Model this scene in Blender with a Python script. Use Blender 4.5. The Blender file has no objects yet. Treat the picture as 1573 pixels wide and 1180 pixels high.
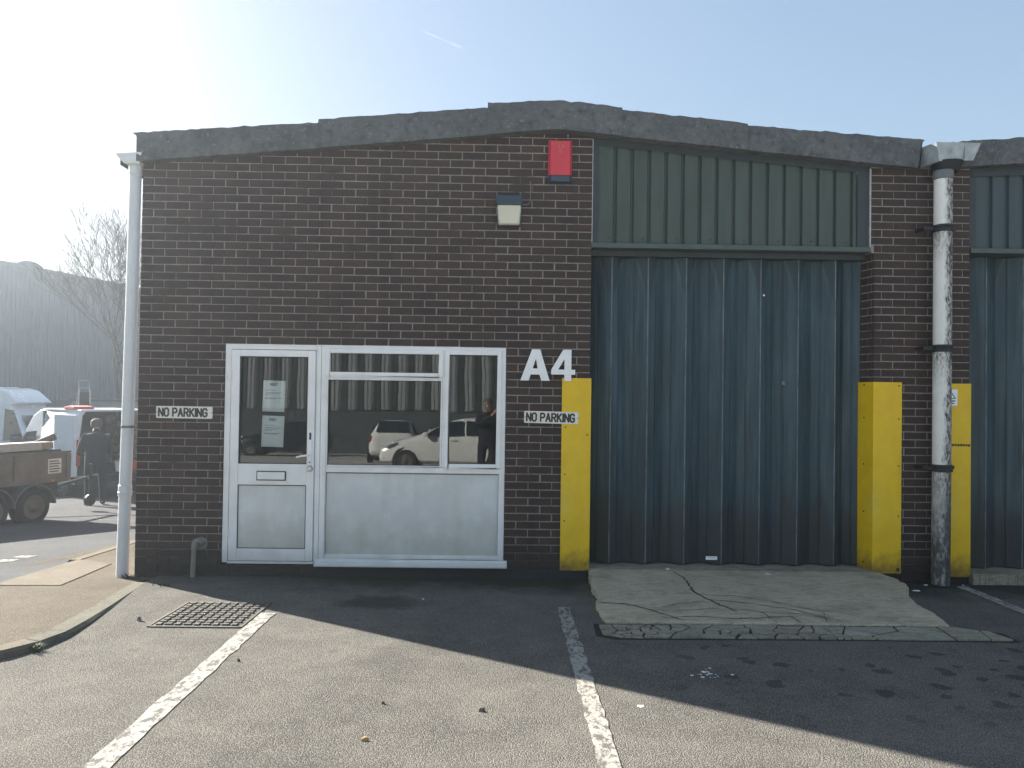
import bpy, bmesh, math, random
from math import sin, cos, pi, radians, sqrt, atan2, hypot
from mathutils import Vector, Matrix
rnd = random.Random(7)
C = bpy.context.scene.collection
SC = bpy.context.scene
OFF = {}

# ------------------------------------------------------------------ helpers
def cp_z(y):                     # the car park falls gently towards the unit
    return -0.026 * y if y > -9 else 0.234 + 0.012 * (y + 9)
def road_z(y):
    if y > 12: return -0.8232
    return -0.06 - (0.0636 * y if y > 0 else 0.026 * y)
def pave_z(y):
    return -0.02 - (0.045 * y if y > 0 else 0.052 * y)

class B:
    def __init__(s): s.v = []; s.f = []; s.m = []
    def add(s, vs, fs, mi=0):
        n = len(s.v); s.v += [tuple(p) for p in vs]
        for f in fs: s.f.append([n + i for i in f]); s.m.append(mi)
        return s
    def box(s, x0, x1, y0, y1, z0, z1, mi=0):
        vs = [(x, y, z) for z in (z0, z1) for y in (y0, y1) for x in (x0, x1)]
        return s.add(vs, [(0,2,3,1),(4,5,7,6),(0,1,5,4),(2,6,7,3),(0,4,6,2),(1,3,7,5)], mi)
    def quad(s, a, b, c, d, mi=0): return s.add([a, b, c, d], [(0,1,2,3)], mi)
    def prism(s, pts, axis, a0, a1, mi=0):
        """2-D outline pts extruded along axis ('x','y','z') from a0 to a1"""
        n = len(pts)
        def P(u, w, a): return {'x': (a, u, w), 'y': (u, a, w), 'z': (u, w, a)}[axis]
        vs = [P(u, w, a0) for u, w in pts] + [P(u, w, a1) for u, w in pts]
        fs = [tuple(range(n)), tuple(range(2*n-1, n-1, -1))]
        for i in range(n): fs.append((i, i+n, (i+1) % n + n, (i+1) % n))
        return s.add(vs, fs, mi)
    def tube(s, path, r, n=12, mi=0, cap=True):
        path = [Vector(p) for p in path]; rs = r if isinstance(r, (list, tuple)) else [r]*len(path)
        rings = []; up = None
        for i, p in enumerate(path):
            t = (path[min(i+1, len(path)-1)] - path[max(i-1, 0)]).normalized()
            if up is None:
                up = Vector((0,0,1)) if abs(t.z) < .9 else Vector((1,0,0))
            u = t.cross(up).normalized(); w = u.cross(t).normalized(); up = w
            rings.append([p + (u*cos(2*pi*k/n) + w*sin(2*pi*k/n))*rs[i] for k in range(n)])
        vs = [q for R in rings for q in R]; fs = []
        for i in range(len(path)-1):
            for k in range(n):
                fs.append((i*n+k, i*n+(k+1)%n, (i+1)*n+(k+1)%n, (i+1)*n+k))
        if cap: fs += [tuple(range(n-1,-1,-1)), tuple(range((len(path)-1)*n, len(path)*n))]
        return s.add(vs, fs, mi)
    def lathe(s, prof, c, axis='z', n=24, mi=0):
        """prof = (radius, along) list"""
        vs = []; c = Vector(c)
        for r, a in prof:
            for k in range(n):
                u, w = r*cos(2*pi*k/n), r*sin(2*pi*k/n)
                vs.append(c + Vector({'z': (u,w,a), 'y': (u,a,w), 'x': (a,u,w)}[axis]))
        fs = []
        for i in range(len(prof)-1):
            for k in range(n):
                fs.append((i*n+k, i*n+(k+1)%n, (i+1)*n+(k+1)%n, (i+1)*n+k))
        fs += [tuple(range(n)), tuple(range((len(prof)-1)*n, len(prof)*n))]
        return s.add(vs, fs, mi)
    def xf(s, M_):
        s.v = [tuple(M_ @ Vector(p)) for p in s.v]; return s
    def build(s, name, mats, parent=None, bev=0, segs=2, smooth=False, base=None, local=False, label=None, subd=0):
        me = bpy.data.meshes.new(name)
        o = bpy.data.objects.new(name, me); C.objects.link(o)
        if parent is not None:
            off = Vector((0,0,0)) if local else OFF.get(parent.name, Vector((0,0,0)))
            o.parent = parent; OFF[o.name] = OFF.get(parent.name, Vector((0,0,0)))
        elif base is not None:
            off = Vector(base); o.location = off; OFF[o.name] = off
        else: off = Vector((0,0,0))
        me.from_pydata([tuple(Vector(p) - off) for p in s.v], [], s.f)
        for m in (mats if isinstance(mats, (list, tuple)) else [mats]): me.materials.append(m)
        for p, mi in zip(me.polygons, s.m): p.material_index = mi
        bm = bmesh.new(); bm.from_mesh(me)
        if bev or smooth or subd: bmesh.ops.remove_doubles(bm, verts=bm.verts, dist=1e-5)
        bmesh.ops.recalc_face_normals(bm, faces=bm.faces); bm.to_mesh(me); bm.free()
        if bev:
            md = o.modifiers.new('edges', 'BEVEL'); md.width = bev; md.segments = segs; md.limit_method = 'ANGLE'; md.angle_limit = radians(35)
        if subd:
            md = o.modifiers.new('round', 'SUBSURF'); md.levels = md.render_levels = subd
        if smooth:
            for p in me.polygons: p.use_smooth = True
            try: me.set_sharp_from_angle(angle=radians(38))
            except Exception: pass
        if label: o['label'] = label
        return o

def tag(o, label=None, cat=None, group=None, kind=None):
    if label: o['label'] = label
    if cat: o['category'] = cat
    if group: o['group'] = group
    if kind: o['kind'] = kind
    return o
def thing(name, label, cat, loc=(0,0,0), group=None):
    o = bpy.data.objects.new(name, None); C.objects.link(o); o.location = loc; o.empty_display_size = .2
    OFF[o.name] = Vector(loc); return tag(o, label, cat, group)
def struct(o): o['kind'] = 'structure'; return o

# ------------------------------------------------------------------ materials
class N:
    def __init__(s, name):
        s.mat = bpy.data.materials.new(name); s.mat.use_nodes = True
        s.t = s.mat.node_tree; s.t.nodes.clear()
        s.out = s.n('ShaderNodeOutputMaterial'); s.co = s.n('ShaderNodeTexCoord')
    def n(s, typ, **k):
        x = s.t.nodes.new(typ)
        for a, b in k.items(): setattr(x, a, b)
        return x
    def l(s, a, b): s.t.links.new(a, b)
    def set(s, node, key, val):
        if isinstance(val, bpy.types.NodeSocket): s.l(val, node.inputs[key])
        else: node.inputs[key].default_value = val
    def mapc(s, scale=(1,1,1), loc=(0,0,0), src='Object'):
        m = s.n('ShaderNodeMapping'); s.l(s.co.outputs[src], m.inputs[0])
        m.inputs['Scale'].default_value = scale if not isinstance(scale,(int,float)) else (scale,)*3
        m.inputs['Location'].default_value = loc; return m.outputs[0]
    def noise(s, scale, detail=4, rough=.55, vec=None, out=0, dist=0):
        x = s.n('ShaderNodeTexNoise'); s.l(vec or s.co.outputs['Object'], x.inputs['Vector'])
        x.inputs['Scale'].default_value = scale; x.inputs['Detail'].default_value = detail; x.inputs['Roughness'].default_value = rough
        x.inputs['Distortion'].default_value = dist
        return x.outputs[out]
    def voro(s, scale, feature='F1', vec=None, out='Distance', rand=1):
        x = s.n('ShaderNodeTexVoronoi'); x.feature = feature; x.voronoi_dimensions = '2D'; s.l(vec or s.co.outputs['Object'], x.inputs['Vector'])
        x.inputs['Scale'].default_value = scale; x.inputs['Randomness'].default_value = rand; return x.outputs[out]
    def rng(s, v, a, b, c=0, d=1, smooth=False):
        x = s.n('ShaderNodeMapRange'); x.clamp = True
        if smooth: x.interpolation_type = 'SMOOTHSTEP'
        s.set(x, 0, v); x.inputs[1].default_value = a; x.inputs[2].default_value = b; x.inputs[3].default_value = c; x.inputs[4].default_value = d
        return x.outputs[0]
    def math(s, op, a, b=0, c=0):
        x = s.n('ShaderNodeMath', operation=op); s.set(x, 0, a); s.set(x, 1, b)
        if op in ('MULTIPLY_ADD',): s.set(x, 2, c)
        return x.outputs[0]
    def mix(s, f, a, b, mode='MIX'):
        x = s.n('ShaderNodeMix', data_type='RGBA'); x.blend_type = mode
        def st(i, v):
            if isinstance(v, bpy.types.NodeSocket): s.l(v, x.inputs[i])
            else: x.inputs[i].default_value = v if isinstance(v, (int, float)) else (tuple(v) + (1,))[:4]
        st(0, f); st(6, a); st(7, b); return x.outputs[2]
    def xyz(s, src='Object'):
        x = s.n('ShaderNodeSeparateXYZ'); s.l(s.co.outputs[src], x.inputs[0]); return x.outputs
    def bump(s, h, strength=.3, dist=.01, nrm=None):
        x = s.n('ShaderNodeBump'); s.l(h, x.inputs['Height']); x.inputs['Strength'].default_value = strength; x.inputs['Distance'].default_value = dist
        if nrm is not None: s.l(nrm, x.inputs['Normal'])
        return x.outputs[0]
    def bsdf(s, col, rough=.6, metal=0, nrm=None, spec=.5, **k):
        x = s.n('ShaderNodeBsdfPrincipled')
        if isinstance(col, bpy.types.NodeSocket): s.l(col, x.inputs['Base Color'])
        else: x.inputs['Base Color'].default_value = tuple(col) + (1,)
        s.set(x, 'Roughness', rough); s.set(x, 'Metallic', metal); x.inputs['Specular IOR Level'].default_value = spec
        if nrm is not None: s.l(nrm, x.inputs['Normal'])
        for a, b in k.items(): s.set(x, a, b)
        s.l(x.outputs[0], s.out.inputs[0]); return s.mat

def scol(c, k): return tuple(min(1, x*k) for x in c)
def simple(name, col, rough=.55, metal=0, var=.18, sc=6, bump=.15, bsc=60, spec=.5, dirt=None, dsc=2.5, damt=.5, zdirt=None):
    """a material with uneven tone, fine surface relief and optional blotchy dirt"""
    a = N(name); n1 = a.noise(sc, 5, .6)
    c = a.mix(a.rng(n1, .3, .7), scol(col, 1-var), scol(col, 1+var))
    if dirt is not None:
        d = a.rng(a.noise(dsc, 7, .65), .45, .72, 0, damt)
        c = a.mix(d, c, dirt)
    if zdirt is not None:
        z0, z1, dc, am = zdirt
        zz = a.math('ADD', a.xyz()[2], a.math('MULTIPLY', a.math('SUBTRACT', a.noise(5, 5, .6, a.mapc((1,1,.25))), .5), (z0-z1)*1.2))
        c = a.mix(a.rng(zz, z1, z0, am, 0, True), c, dc)
    return a.bsdf(c, a.rng(n1, .3, .7, max(.02, rough-.08), min(1, rough+.08)), metal, a.bump(a.noise(bsc, 3, .6), bump, .004) if bump else None, spec)

def m_brick():
    a = N('dark_brick'); g = a.n('ShaderNodeNewGeometry'); r = g.outputs['Random Per Island']
    ramp = a.n('ShaderNodeValToRGB'); a.l(r, ramp.inputs[0]); e = ramp.color_ramp.elements
    e[0].color = (.031,.022,.020,1); e[1].color = (.060,.038,.033,1)
    for p, cc in ((.25,(.047,.031,.028,1)),(.5,(.037,.026,.024,1)),(.72,(.064,.039,.033,1)),(.88,(.040,.028,.026,1))):
        q = e.new(p); q.color = cc
    c = a.mix(a.rng(a.noise(55, 5, .7), .35, .7, 0, .55), ramp.outputs[0], (.075,.058,.052))
    c = a.mix(a.rng(a.noise(14, 4, .6, a.mapc((1,1,3))), .52, .72, 0, .5), c, (.024,.019,.019))
    c = a.mix(a.rng(a.noise(1.1, 5, .6), .5, .75, 0, .35), c, (.075,.052,.045))        # dusty bloom
    c = a.mix(a.rng(a.noise(90, 2, .5), .70, .76, 0, .35), c, (.2,.18,.17))
    c = a.mix(a.rng(a.noise(5, 5, .65, a.mapc((1,1,.10))), .54, .74, 0, .55), c, (.020,.017,.017))
    c = a.mix(a.rng(a.noise(.8, 4, .6, a.mapc(1, (3,7,1))), .52, .70, 0, .35), c, (.085,.060,.052))
    zz = a.math('ADD', a.xyz()[2], a.math('MULTIPLY', a.noise(4, 5, .6), .3))
    c = a.mix(a.rng(zz, .2, .5, .75, 0), c, (.020,.020,.019))                              # damp splash zone
    h = a.math('ADD', a.noise(70, 5, .7), a.math('MULTIPLY', a.noise(260, 2, .5), .5))
    return a.bsdf(c, .82, 0, a.bump(h, .5, .006), .3)
def m_mortar():
    a = N('mortar')
    c = a.mix(a.rng(a.noise(30, 5, .7), .3, .7), (.22,.196,.178), (.36,.33,.30))
    m = a.rng(a.noise(2.3, 5, .65), .50, .70, 0, 1, True)
    m = a.math('MULTIPLY', m, a.rng(a.xyz()[2], .4, 1.2, .4, .9))
    c = a.mix(a.math('MULTIPLY', m, .9), c, (.062,.050,.046))
    zz = a.math('ADD', a.xyz()[2], a.math('MULTIPLY', a.noise(6, 5, .6), .3))
    c = a.mix(a.rng(zz, .28, .55, .92, 0), c, (.026,.025,.023))
    return a.bsdf(c, .95, 0, a.bump(a.noise(180, 3, .7), .5, .004), .2)
def m_brickwall():                 # for walls seen only from far away
    a = N('plain_brickwork'); b = a.n('ShaderNodeTexBrick')
    mp = a.n('ShaderNodeMapping'); a.l(a.co.outputs['Object'], mp.inputs[0]); mp.inputs['Rotation'].default_value = (pi/2,0,0)
    a.l(mp.outputs[0], b.inputs[0]); b.inputs['Scale'].default_value = 1; b.inputs['Brick Width'].default_value = .225; b.inputs['Row Height'].default_value = .075
    b.inputs['Mortar Size'].default_value = .006; b.inputs['Color1'].default_value = (.09,.045,.035,1); b.inputs['Color2'].default_value = (.06,.035,.03,1); b.inputs['Mortar'].default_value = (.2,.19,.17,1)
    return a.bsdf(b.outputs[0], .85)

def m_tarmac(name, base, light, stains=True, olive=0.0):
    a = N(name); x, y, z = a.xyz()
    big = a.noise(.55, 6, .62); mid = a.noise(3.5, 6, .65)
    c = a.mix(a.rng(big, .36, .66), scol(base, .80), scol(base, 1.20)); c = a.mix(a.rng(a.noise(1.5, 7, .7, a.mapc((.6,1.4,1), (5,3,0))), .50, .64, 0, .45), c, scol(base, .70))
    c = a.mix(a.rng(mid, .42, .75, 0, .5), c, scol(light, .62))
    sp = a.voro(135); spc = a.voro(135, out='Color')
    sv = a.n('ShaderNodeSeparateColor'); a.l(spc, sv.inputs[0])
    st = a.math('MULTIPLY', a.rng(sp, .42, .25), a.rng(sv.outputs[0], .45, .8))
    c = a.mix(a.math('MULTIPLY', st, .8), c, light)
    c = a.mix(a.math('MULTIPLY', a.rng(sp, .5, .75), .6), c, scol(base, .38))
    c = a.mix(a.rng(a.noise(26, 5, .7), .60, .78, 0, .55), c, scol(base, .55))
    if stains:
        # oil spots in front of the ramp
        w = a.n('ShaderNodeVectorMath', operation='ADD'); a.l(a.co.outputs['Object'], w.inputs[0])
        nv = a.n('ShaderNodeTexNoise'); a.l(a.co.outputs['Object'], nv.inputs[0]); nv.inputs['Scale'].default_value = 7; nv.inputs['Detail'].default_value = 4
        sc = a.n('ShaderNodeVectorMath', operation='SCALE'); a.l(nv.outputs[1], sc.inputs[0]); sc.inputs[3].default_value = .16; a.l(sc.outputs[0], w.inputs[1])
        d = a.voro(5.2, vec=w.outputs[0]); dc = a.voro(5.2, vec=w.outputs[0], out='Color')
        s2 = a.n('ShaderNodeSeparateColor'); a.l(dc, s2.inputs[0])
        size = a.rng(s2.outputs[0], .30, 1, .02, .36)
        spot = a.rng(a.math('SUBTRACT', size, d), 0, .05)
        reg = a.math('MULTIPLY', a.rng(y, -1.7, -2.1), a.rng(y, -3.7, -3.0))
        reg = a.math('MULTIPLY', reg, a.math('MULTIPLY', a.rng(x, .5, 1.6), a.rng(x, 5.4, 4.4)))
        d3 = a.voro(5.2, vec=a.mapc(1, (3.3,1.7,0))); dc3 = a.voro(5.2, vec=a.mapc(1, (3.3,1.7,0)), out='Color'); s3 = a.n('ShaderNodeSeparateColor'); a.l(dc3, s3.inputs[0])
        sp3 = a.math('MULTIPLY', a.rng(a.math('SUBTRACT', a.rng(s3.outputs[1], .80, 1, 0, .26), d3), 0, .08), a.rng(a.noise(9, 4, .6), .35, .55))
        c = a.mix(a.math('MULTIPLY', a.math('MULTIPLY', spot, reg), .55), c, (.018,.018,.02))
        c = a.mix(a.math('MULTIPLY', sp3, .22), c, (.026,.026,.028))
        # damp, mossy band along the wall foot and a wet run below the window
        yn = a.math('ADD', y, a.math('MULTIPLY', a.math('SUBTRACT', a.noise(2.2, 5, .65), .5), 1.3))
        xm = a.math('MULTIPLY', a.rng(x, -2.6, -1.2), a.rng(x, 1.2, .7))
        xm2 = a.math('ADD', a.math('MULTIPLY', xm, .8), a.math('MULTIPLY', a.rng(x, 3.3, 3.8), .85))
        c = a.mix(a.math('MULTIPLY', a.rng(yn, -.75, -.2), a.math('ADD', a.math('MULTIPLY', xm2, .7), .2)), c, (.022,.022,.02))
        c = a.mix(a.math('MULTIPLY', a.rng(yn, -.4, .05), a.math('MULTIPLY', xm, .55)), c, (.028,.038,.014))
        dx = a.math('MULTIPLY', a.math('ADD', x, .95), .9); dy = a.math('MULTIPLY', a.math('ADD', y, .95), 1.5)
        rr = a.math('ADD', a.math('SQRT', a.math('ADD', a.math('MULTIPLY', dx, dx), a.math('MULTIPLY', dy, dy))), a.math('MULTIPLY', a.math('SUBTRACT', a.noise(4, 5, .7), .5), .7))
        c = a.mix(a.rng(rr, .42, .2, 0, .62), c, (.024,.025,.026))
    h = a.math('ADD', a.math('MULTIPLY', a.rng(sp, .1, .6, 1, 0), .7), a.math('MULTIPLY', a.noise(60, 5, .7), 1.0))
    return a.bsdf(c, .93, 0, a.bump(h, .75, .006), .12)

def m_concrete(name, c0, c1, dark=(.045,.045,.035), brush=True, sc=1.0):
    a = N(name)
    c = a.mix(a.rng(a.noise(2.2*sc, 6, .65), .3, .7), c0, c1)
    c = a.mix(a.rng(a.noise(24*sc, 7, .8, a.mapc((.30,1.8,1)) if brush else None), .46, .68, 0, .7), c, dark)
    c = a.mix(a.rng(a.noise(3.4*sc, 7, .75, a.mapc(1, (2,6,0))), .50, .68, 0, .5), c, dark)
    c = a.mix(a.math('MULTIPLY', a.rng(a.voro(120), .5, .75), .45), c, scol(dark, .6))
    c = a.mix(a.rng(a.noise(120, 3, .6), .58, .75, 0, .4), c, scol(c1, 1.3))
    h = a.math('ADD', a.math('MULTIPLY', a.noise(60, 5, .75, a.mapc((.25,2.0,1)) if brush else None), .6), a.math('MULTIPLY', a.noise(170, 3, .6), .7))
    return a.bsdf(c, .93, 0, a.bump(h, .55, .006), .15)

def m_paint_line():
    a = N('worn_white_paint')
    w = a.rng(a.noise(24, 8, .8, a.mapc((1,.55,1))), .455, .50)
    w = a.math('MULTIPLY', w, a.rng(a.noise(85, 4, .7), .36, .44))
    c = a.mix(a.rng(a.noise(6, 5, .6), .3, .7), (.28,.27,.24), (.38,.365,.325))
    c = a.mix(w, (.105,.10,.093), c)
    return a.bsdf(c, .85, 0, a.bump(a.noise(130, 4, .7), .6, .004), .2)

def m_door():
    a = N('weathered_blue_steel'); x, y, z = a.xyz()
    s1 = a.noise(9, 5, .6, a.mapc((1.6,1.6,.10))); s2 = a.noise(30, 4, .6, a.mapc((2,2,.07))); cl = a.noise(2.4, 6, .65, a.mapc((1,1,.45)))
    c = a.mix(a.rng(s1, .36, .66), (.018,.040,.052), (.050,.094,.118))
    c = a.mix(a.rng(s2, .50, .74, 0, .38), c, (.10,.145,.168))
    c = a.mix(a.rng(cl, .42, .68, 0, .6), c, (.030,.054,.070))
    c = a.mix(a.rng(a.noise(120, 3, .6), .62, .72, 0, .3), c, (.14,.18,.2))
    # darker arched tongues at the tops of the folds, rimmed with a paler line
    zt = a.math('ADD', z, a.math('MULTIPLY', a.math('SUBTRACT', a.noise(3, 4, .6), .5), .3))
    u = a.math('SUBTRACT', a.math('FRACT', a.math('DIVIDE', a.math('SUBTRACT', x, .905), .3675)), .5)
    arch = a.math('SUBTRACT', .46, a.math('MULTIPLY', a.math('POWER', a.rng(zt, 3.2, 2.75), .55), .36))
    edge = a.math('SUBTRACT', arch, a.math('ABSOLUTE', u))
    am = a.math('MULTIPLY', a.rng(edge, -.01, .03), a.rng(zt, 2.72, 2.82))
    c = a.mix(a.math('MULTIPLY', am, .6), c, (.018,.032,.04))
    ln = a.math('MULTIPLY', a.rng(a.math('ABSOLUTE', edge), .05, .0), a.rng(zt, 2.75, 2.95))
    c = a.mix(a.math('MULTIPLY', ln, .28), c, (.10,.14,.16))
    zz = a.math('ADD', z, a.math('MULTIPLY', a.math('SUBTRACT', a.noise(3, 5, .6, a.mapc((1.5,1.5,.3))), .5), 1.0))
    c = a.mix(a.rng(zz, .85, .42, 0, .8, True), c, (.034,.036,.036))
    return a.bsdf(c, a.rng(cl, .3, .7, .42, .6), .1, a.bump(a.noise(4, 3, .5), .15, .02), .45)

def m_cladding(name, c0, c1):
    a = N(name); s1 = a.noise(8, 5, .6, a.mapc((1.5,1.5,.15)))
    c = a.mix(a.rng(s1, .3, .7), c0, c1)
    c = a.mix(a.rng(a.noise(2, 6, .6), .5, .75, 0, .35), c, scol(c0, .6))
    return a.bsdf(c, .5, .0, a.bump(a.noise(6, 3, .5), .06, .02), .4)

def m_fascia():
    a = N('lichened_fibre_cement')
    c = a.mix(a.rng(a.noise(3.2, 6, .65), .3, .7), (.085,.09,.094), (.15,.155,.158))
    c = a.mix(a.rng(a.noise(17, 7, .75), .50, .62, 0, .8), c, (.045,.047,.05))
    c = a.mix(a.rng(a.noise(34, 6, .75), .54, .66, 0, .75), c, (.25,.255,.25))
    c = a.mix(a.rng(a.noise(1.6, 5, .7, a.mapc((1,1,1), (4,2,1))), .55, .7, 0, .4), c, (.06,.063,.05))
    return a.bsdf(c, .95, 0, a.bump(a.noise(45, 6, .75), .8, .012), .15)

def m_pipe_stained():
    a = N('mould_stained_white_pipe'); x, y, z = a.xyz()
    zb = a.math('ADD', z, 0)
    n = a.noise(9, 7, .75, a.mapc((1,1,.45))); n2 = a.noise(60, 4, .7, a.mapc((1,1,.3)))
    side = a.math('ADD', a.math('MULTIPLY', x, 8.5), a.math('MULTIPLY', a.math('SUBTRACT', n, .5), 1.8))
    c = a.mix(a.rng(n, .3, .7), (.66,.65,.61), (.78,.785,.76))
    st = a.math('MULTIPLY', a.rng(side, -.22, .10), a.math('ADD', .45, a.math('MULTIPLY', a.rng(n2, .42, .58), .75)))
    # soot gathers below each bracket and at the foot
    fr = a.math('FRACT', a.math('DIVIDE', a.math('SUBTRACT', z, 1.10), 1.137))
    br = a.math('MULTIPLY', a.rng(a.math('ADD', fr, a.math('MULTIPLY', a.math('SUBTRACT', n, .5), .5)), .66, .95), .9)
    br = a.math('MULTIPLY', br, a.rng(n2, .35, .6))
    ft = a.rng(a.math('ADD', z, a.math('MULTIPLY', a.math('SUBTRACT', n, .5), 1.5)), 1.15, .45, 0, .96)
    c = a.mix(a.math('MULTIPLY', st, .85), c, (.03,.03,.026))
    ft = a.math('MULTIPLY', ft, a.rng(a.noise(22, 6, .75, a.mapc((1,1,.35))), .30, .52, .35, 1)); c = a.mix(br, c, (.02,.02,.02)); c = a.mix(ft, c, (.035,.037,.036))
    c = a.mix(a.math('MULTIPLY', a.rng(z, .95, .4), a.rng(a.noise(30, 4, .7), .62, .7, 0, .5)), c, (.3,.31,.3))
    return a.bsdf(c, .6, 0, a.bump(n2, .2, .004), .35)

def m_yellow():
    a = N('chipped_yellow_paint'); n1 = a.noise(4, 6, .65); z = a.xyz()[2]
    c = a.mix(a.rng(n1, .3, .7), (.70,.44,.004), (.82,.55,.006))
    c = a.mix(a.rng(a.noise(2.2, 6, .7, a.mapc((1,1,.5))), .55, .75, 0, .5), c, (.46,.27,.008))
    c = a.mix(a.rng(a.noise(26, 5, .75), .70, .74, 0, .7), c, (.10,.062,.02))
    sc_ = a.math('MULTIPLY', a.rng(a.noise(7, 6, .8, a.mapc((1,1,5), (2,0,3))), .60, .66), a.rng(a.noise(1.7, 3, .6, a.mapc(1, (1,4,2))), .5, .6))
    c = a.mix(a.math('MULTIPLY', sc_, .5), c, (.15,.10,.03))
    c = a.mix(a.rng(a.noise(3, 6, .7, a.mapc((1,1,.3), (9,1,4))), .56, .7, 0, .3), c, (.80,.62,.12))
    zz = a.math('ADD', z, a.math('MULTIPLY', a.math('SUBTRACT', a.noise(9, 5, .7), .5), .45))
    c = a.mix(a.rng(zz, .22, .0, 0, .8), c, (.12,.075,.022))
    return a.bsdf(c, .45, 0, a.bump(a.noise(30, 4, .6), .12, .004), .45)

def m_glass(tint=.86, ior=1.75, wave=.02):
    a = N('window_glass'); tr = a.n('ShaderNodeBsdfTransparent'); tr.inputs[0].default_value = (tint*.95, tint, tint*1.0, 1)
    gl = a.n('ShaderNodeBsdfGlossy'); gl.inputs['Roughness'].default_value = .004; gl.inputs[0].default_value = (.93,.97,1,1)
    fr = a.n('ShaderNodeFresnel'); fr.inputs[0].default_value = ior
    bp = a.bump(a.noise(2.2, 2, .4), wave, .02); a.l(bp, gl.inputs['Normal'])
    mx = a.n('ShaderNodeMixShader'); a.l(fr.outputs[0], mx.inputs[0]); a.l(tr.outputs[0], mx.inputs[1]); a.l(gl.outputs[0], mx.inputs[2])
    a.l(mx.outputs[0], a.out.inputs[0]); return a.mat

def m_panel():                      # grubby white infill boards under the glass
    a = N('grubby_white_board')
    c = a.mix(a.rng(a.noise(2.6, 6, .6), .3, .7), (.58,.595,.59), (.69,.70,.695))
    c = a.mix(a.rng(a.noise(1.8, 5, .7, a.mapc(1, (5,5,5))), .52, .62, 0, .4), c, (.75,.79,.79))
    c = a.mix(a.rng(a.noise(7, 5, .6, a.mapc((1,1,.2))), .5, .75, 0, .4), c, (.50,.50,.43))
    c = a.mix(a.rng(a.math('ADD', a.xyz()[2], a.math('MULTIPLY', a.math('SUBTRACT', a.noise(6, 4, .6), .5), .5)), .62, .12, 0, .65), c, (.34,.345,.26))
    return a.bsdf(c, .5, 0, a.bump(a.noise(40, 3, .6), .05, .004), .4)

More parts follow.
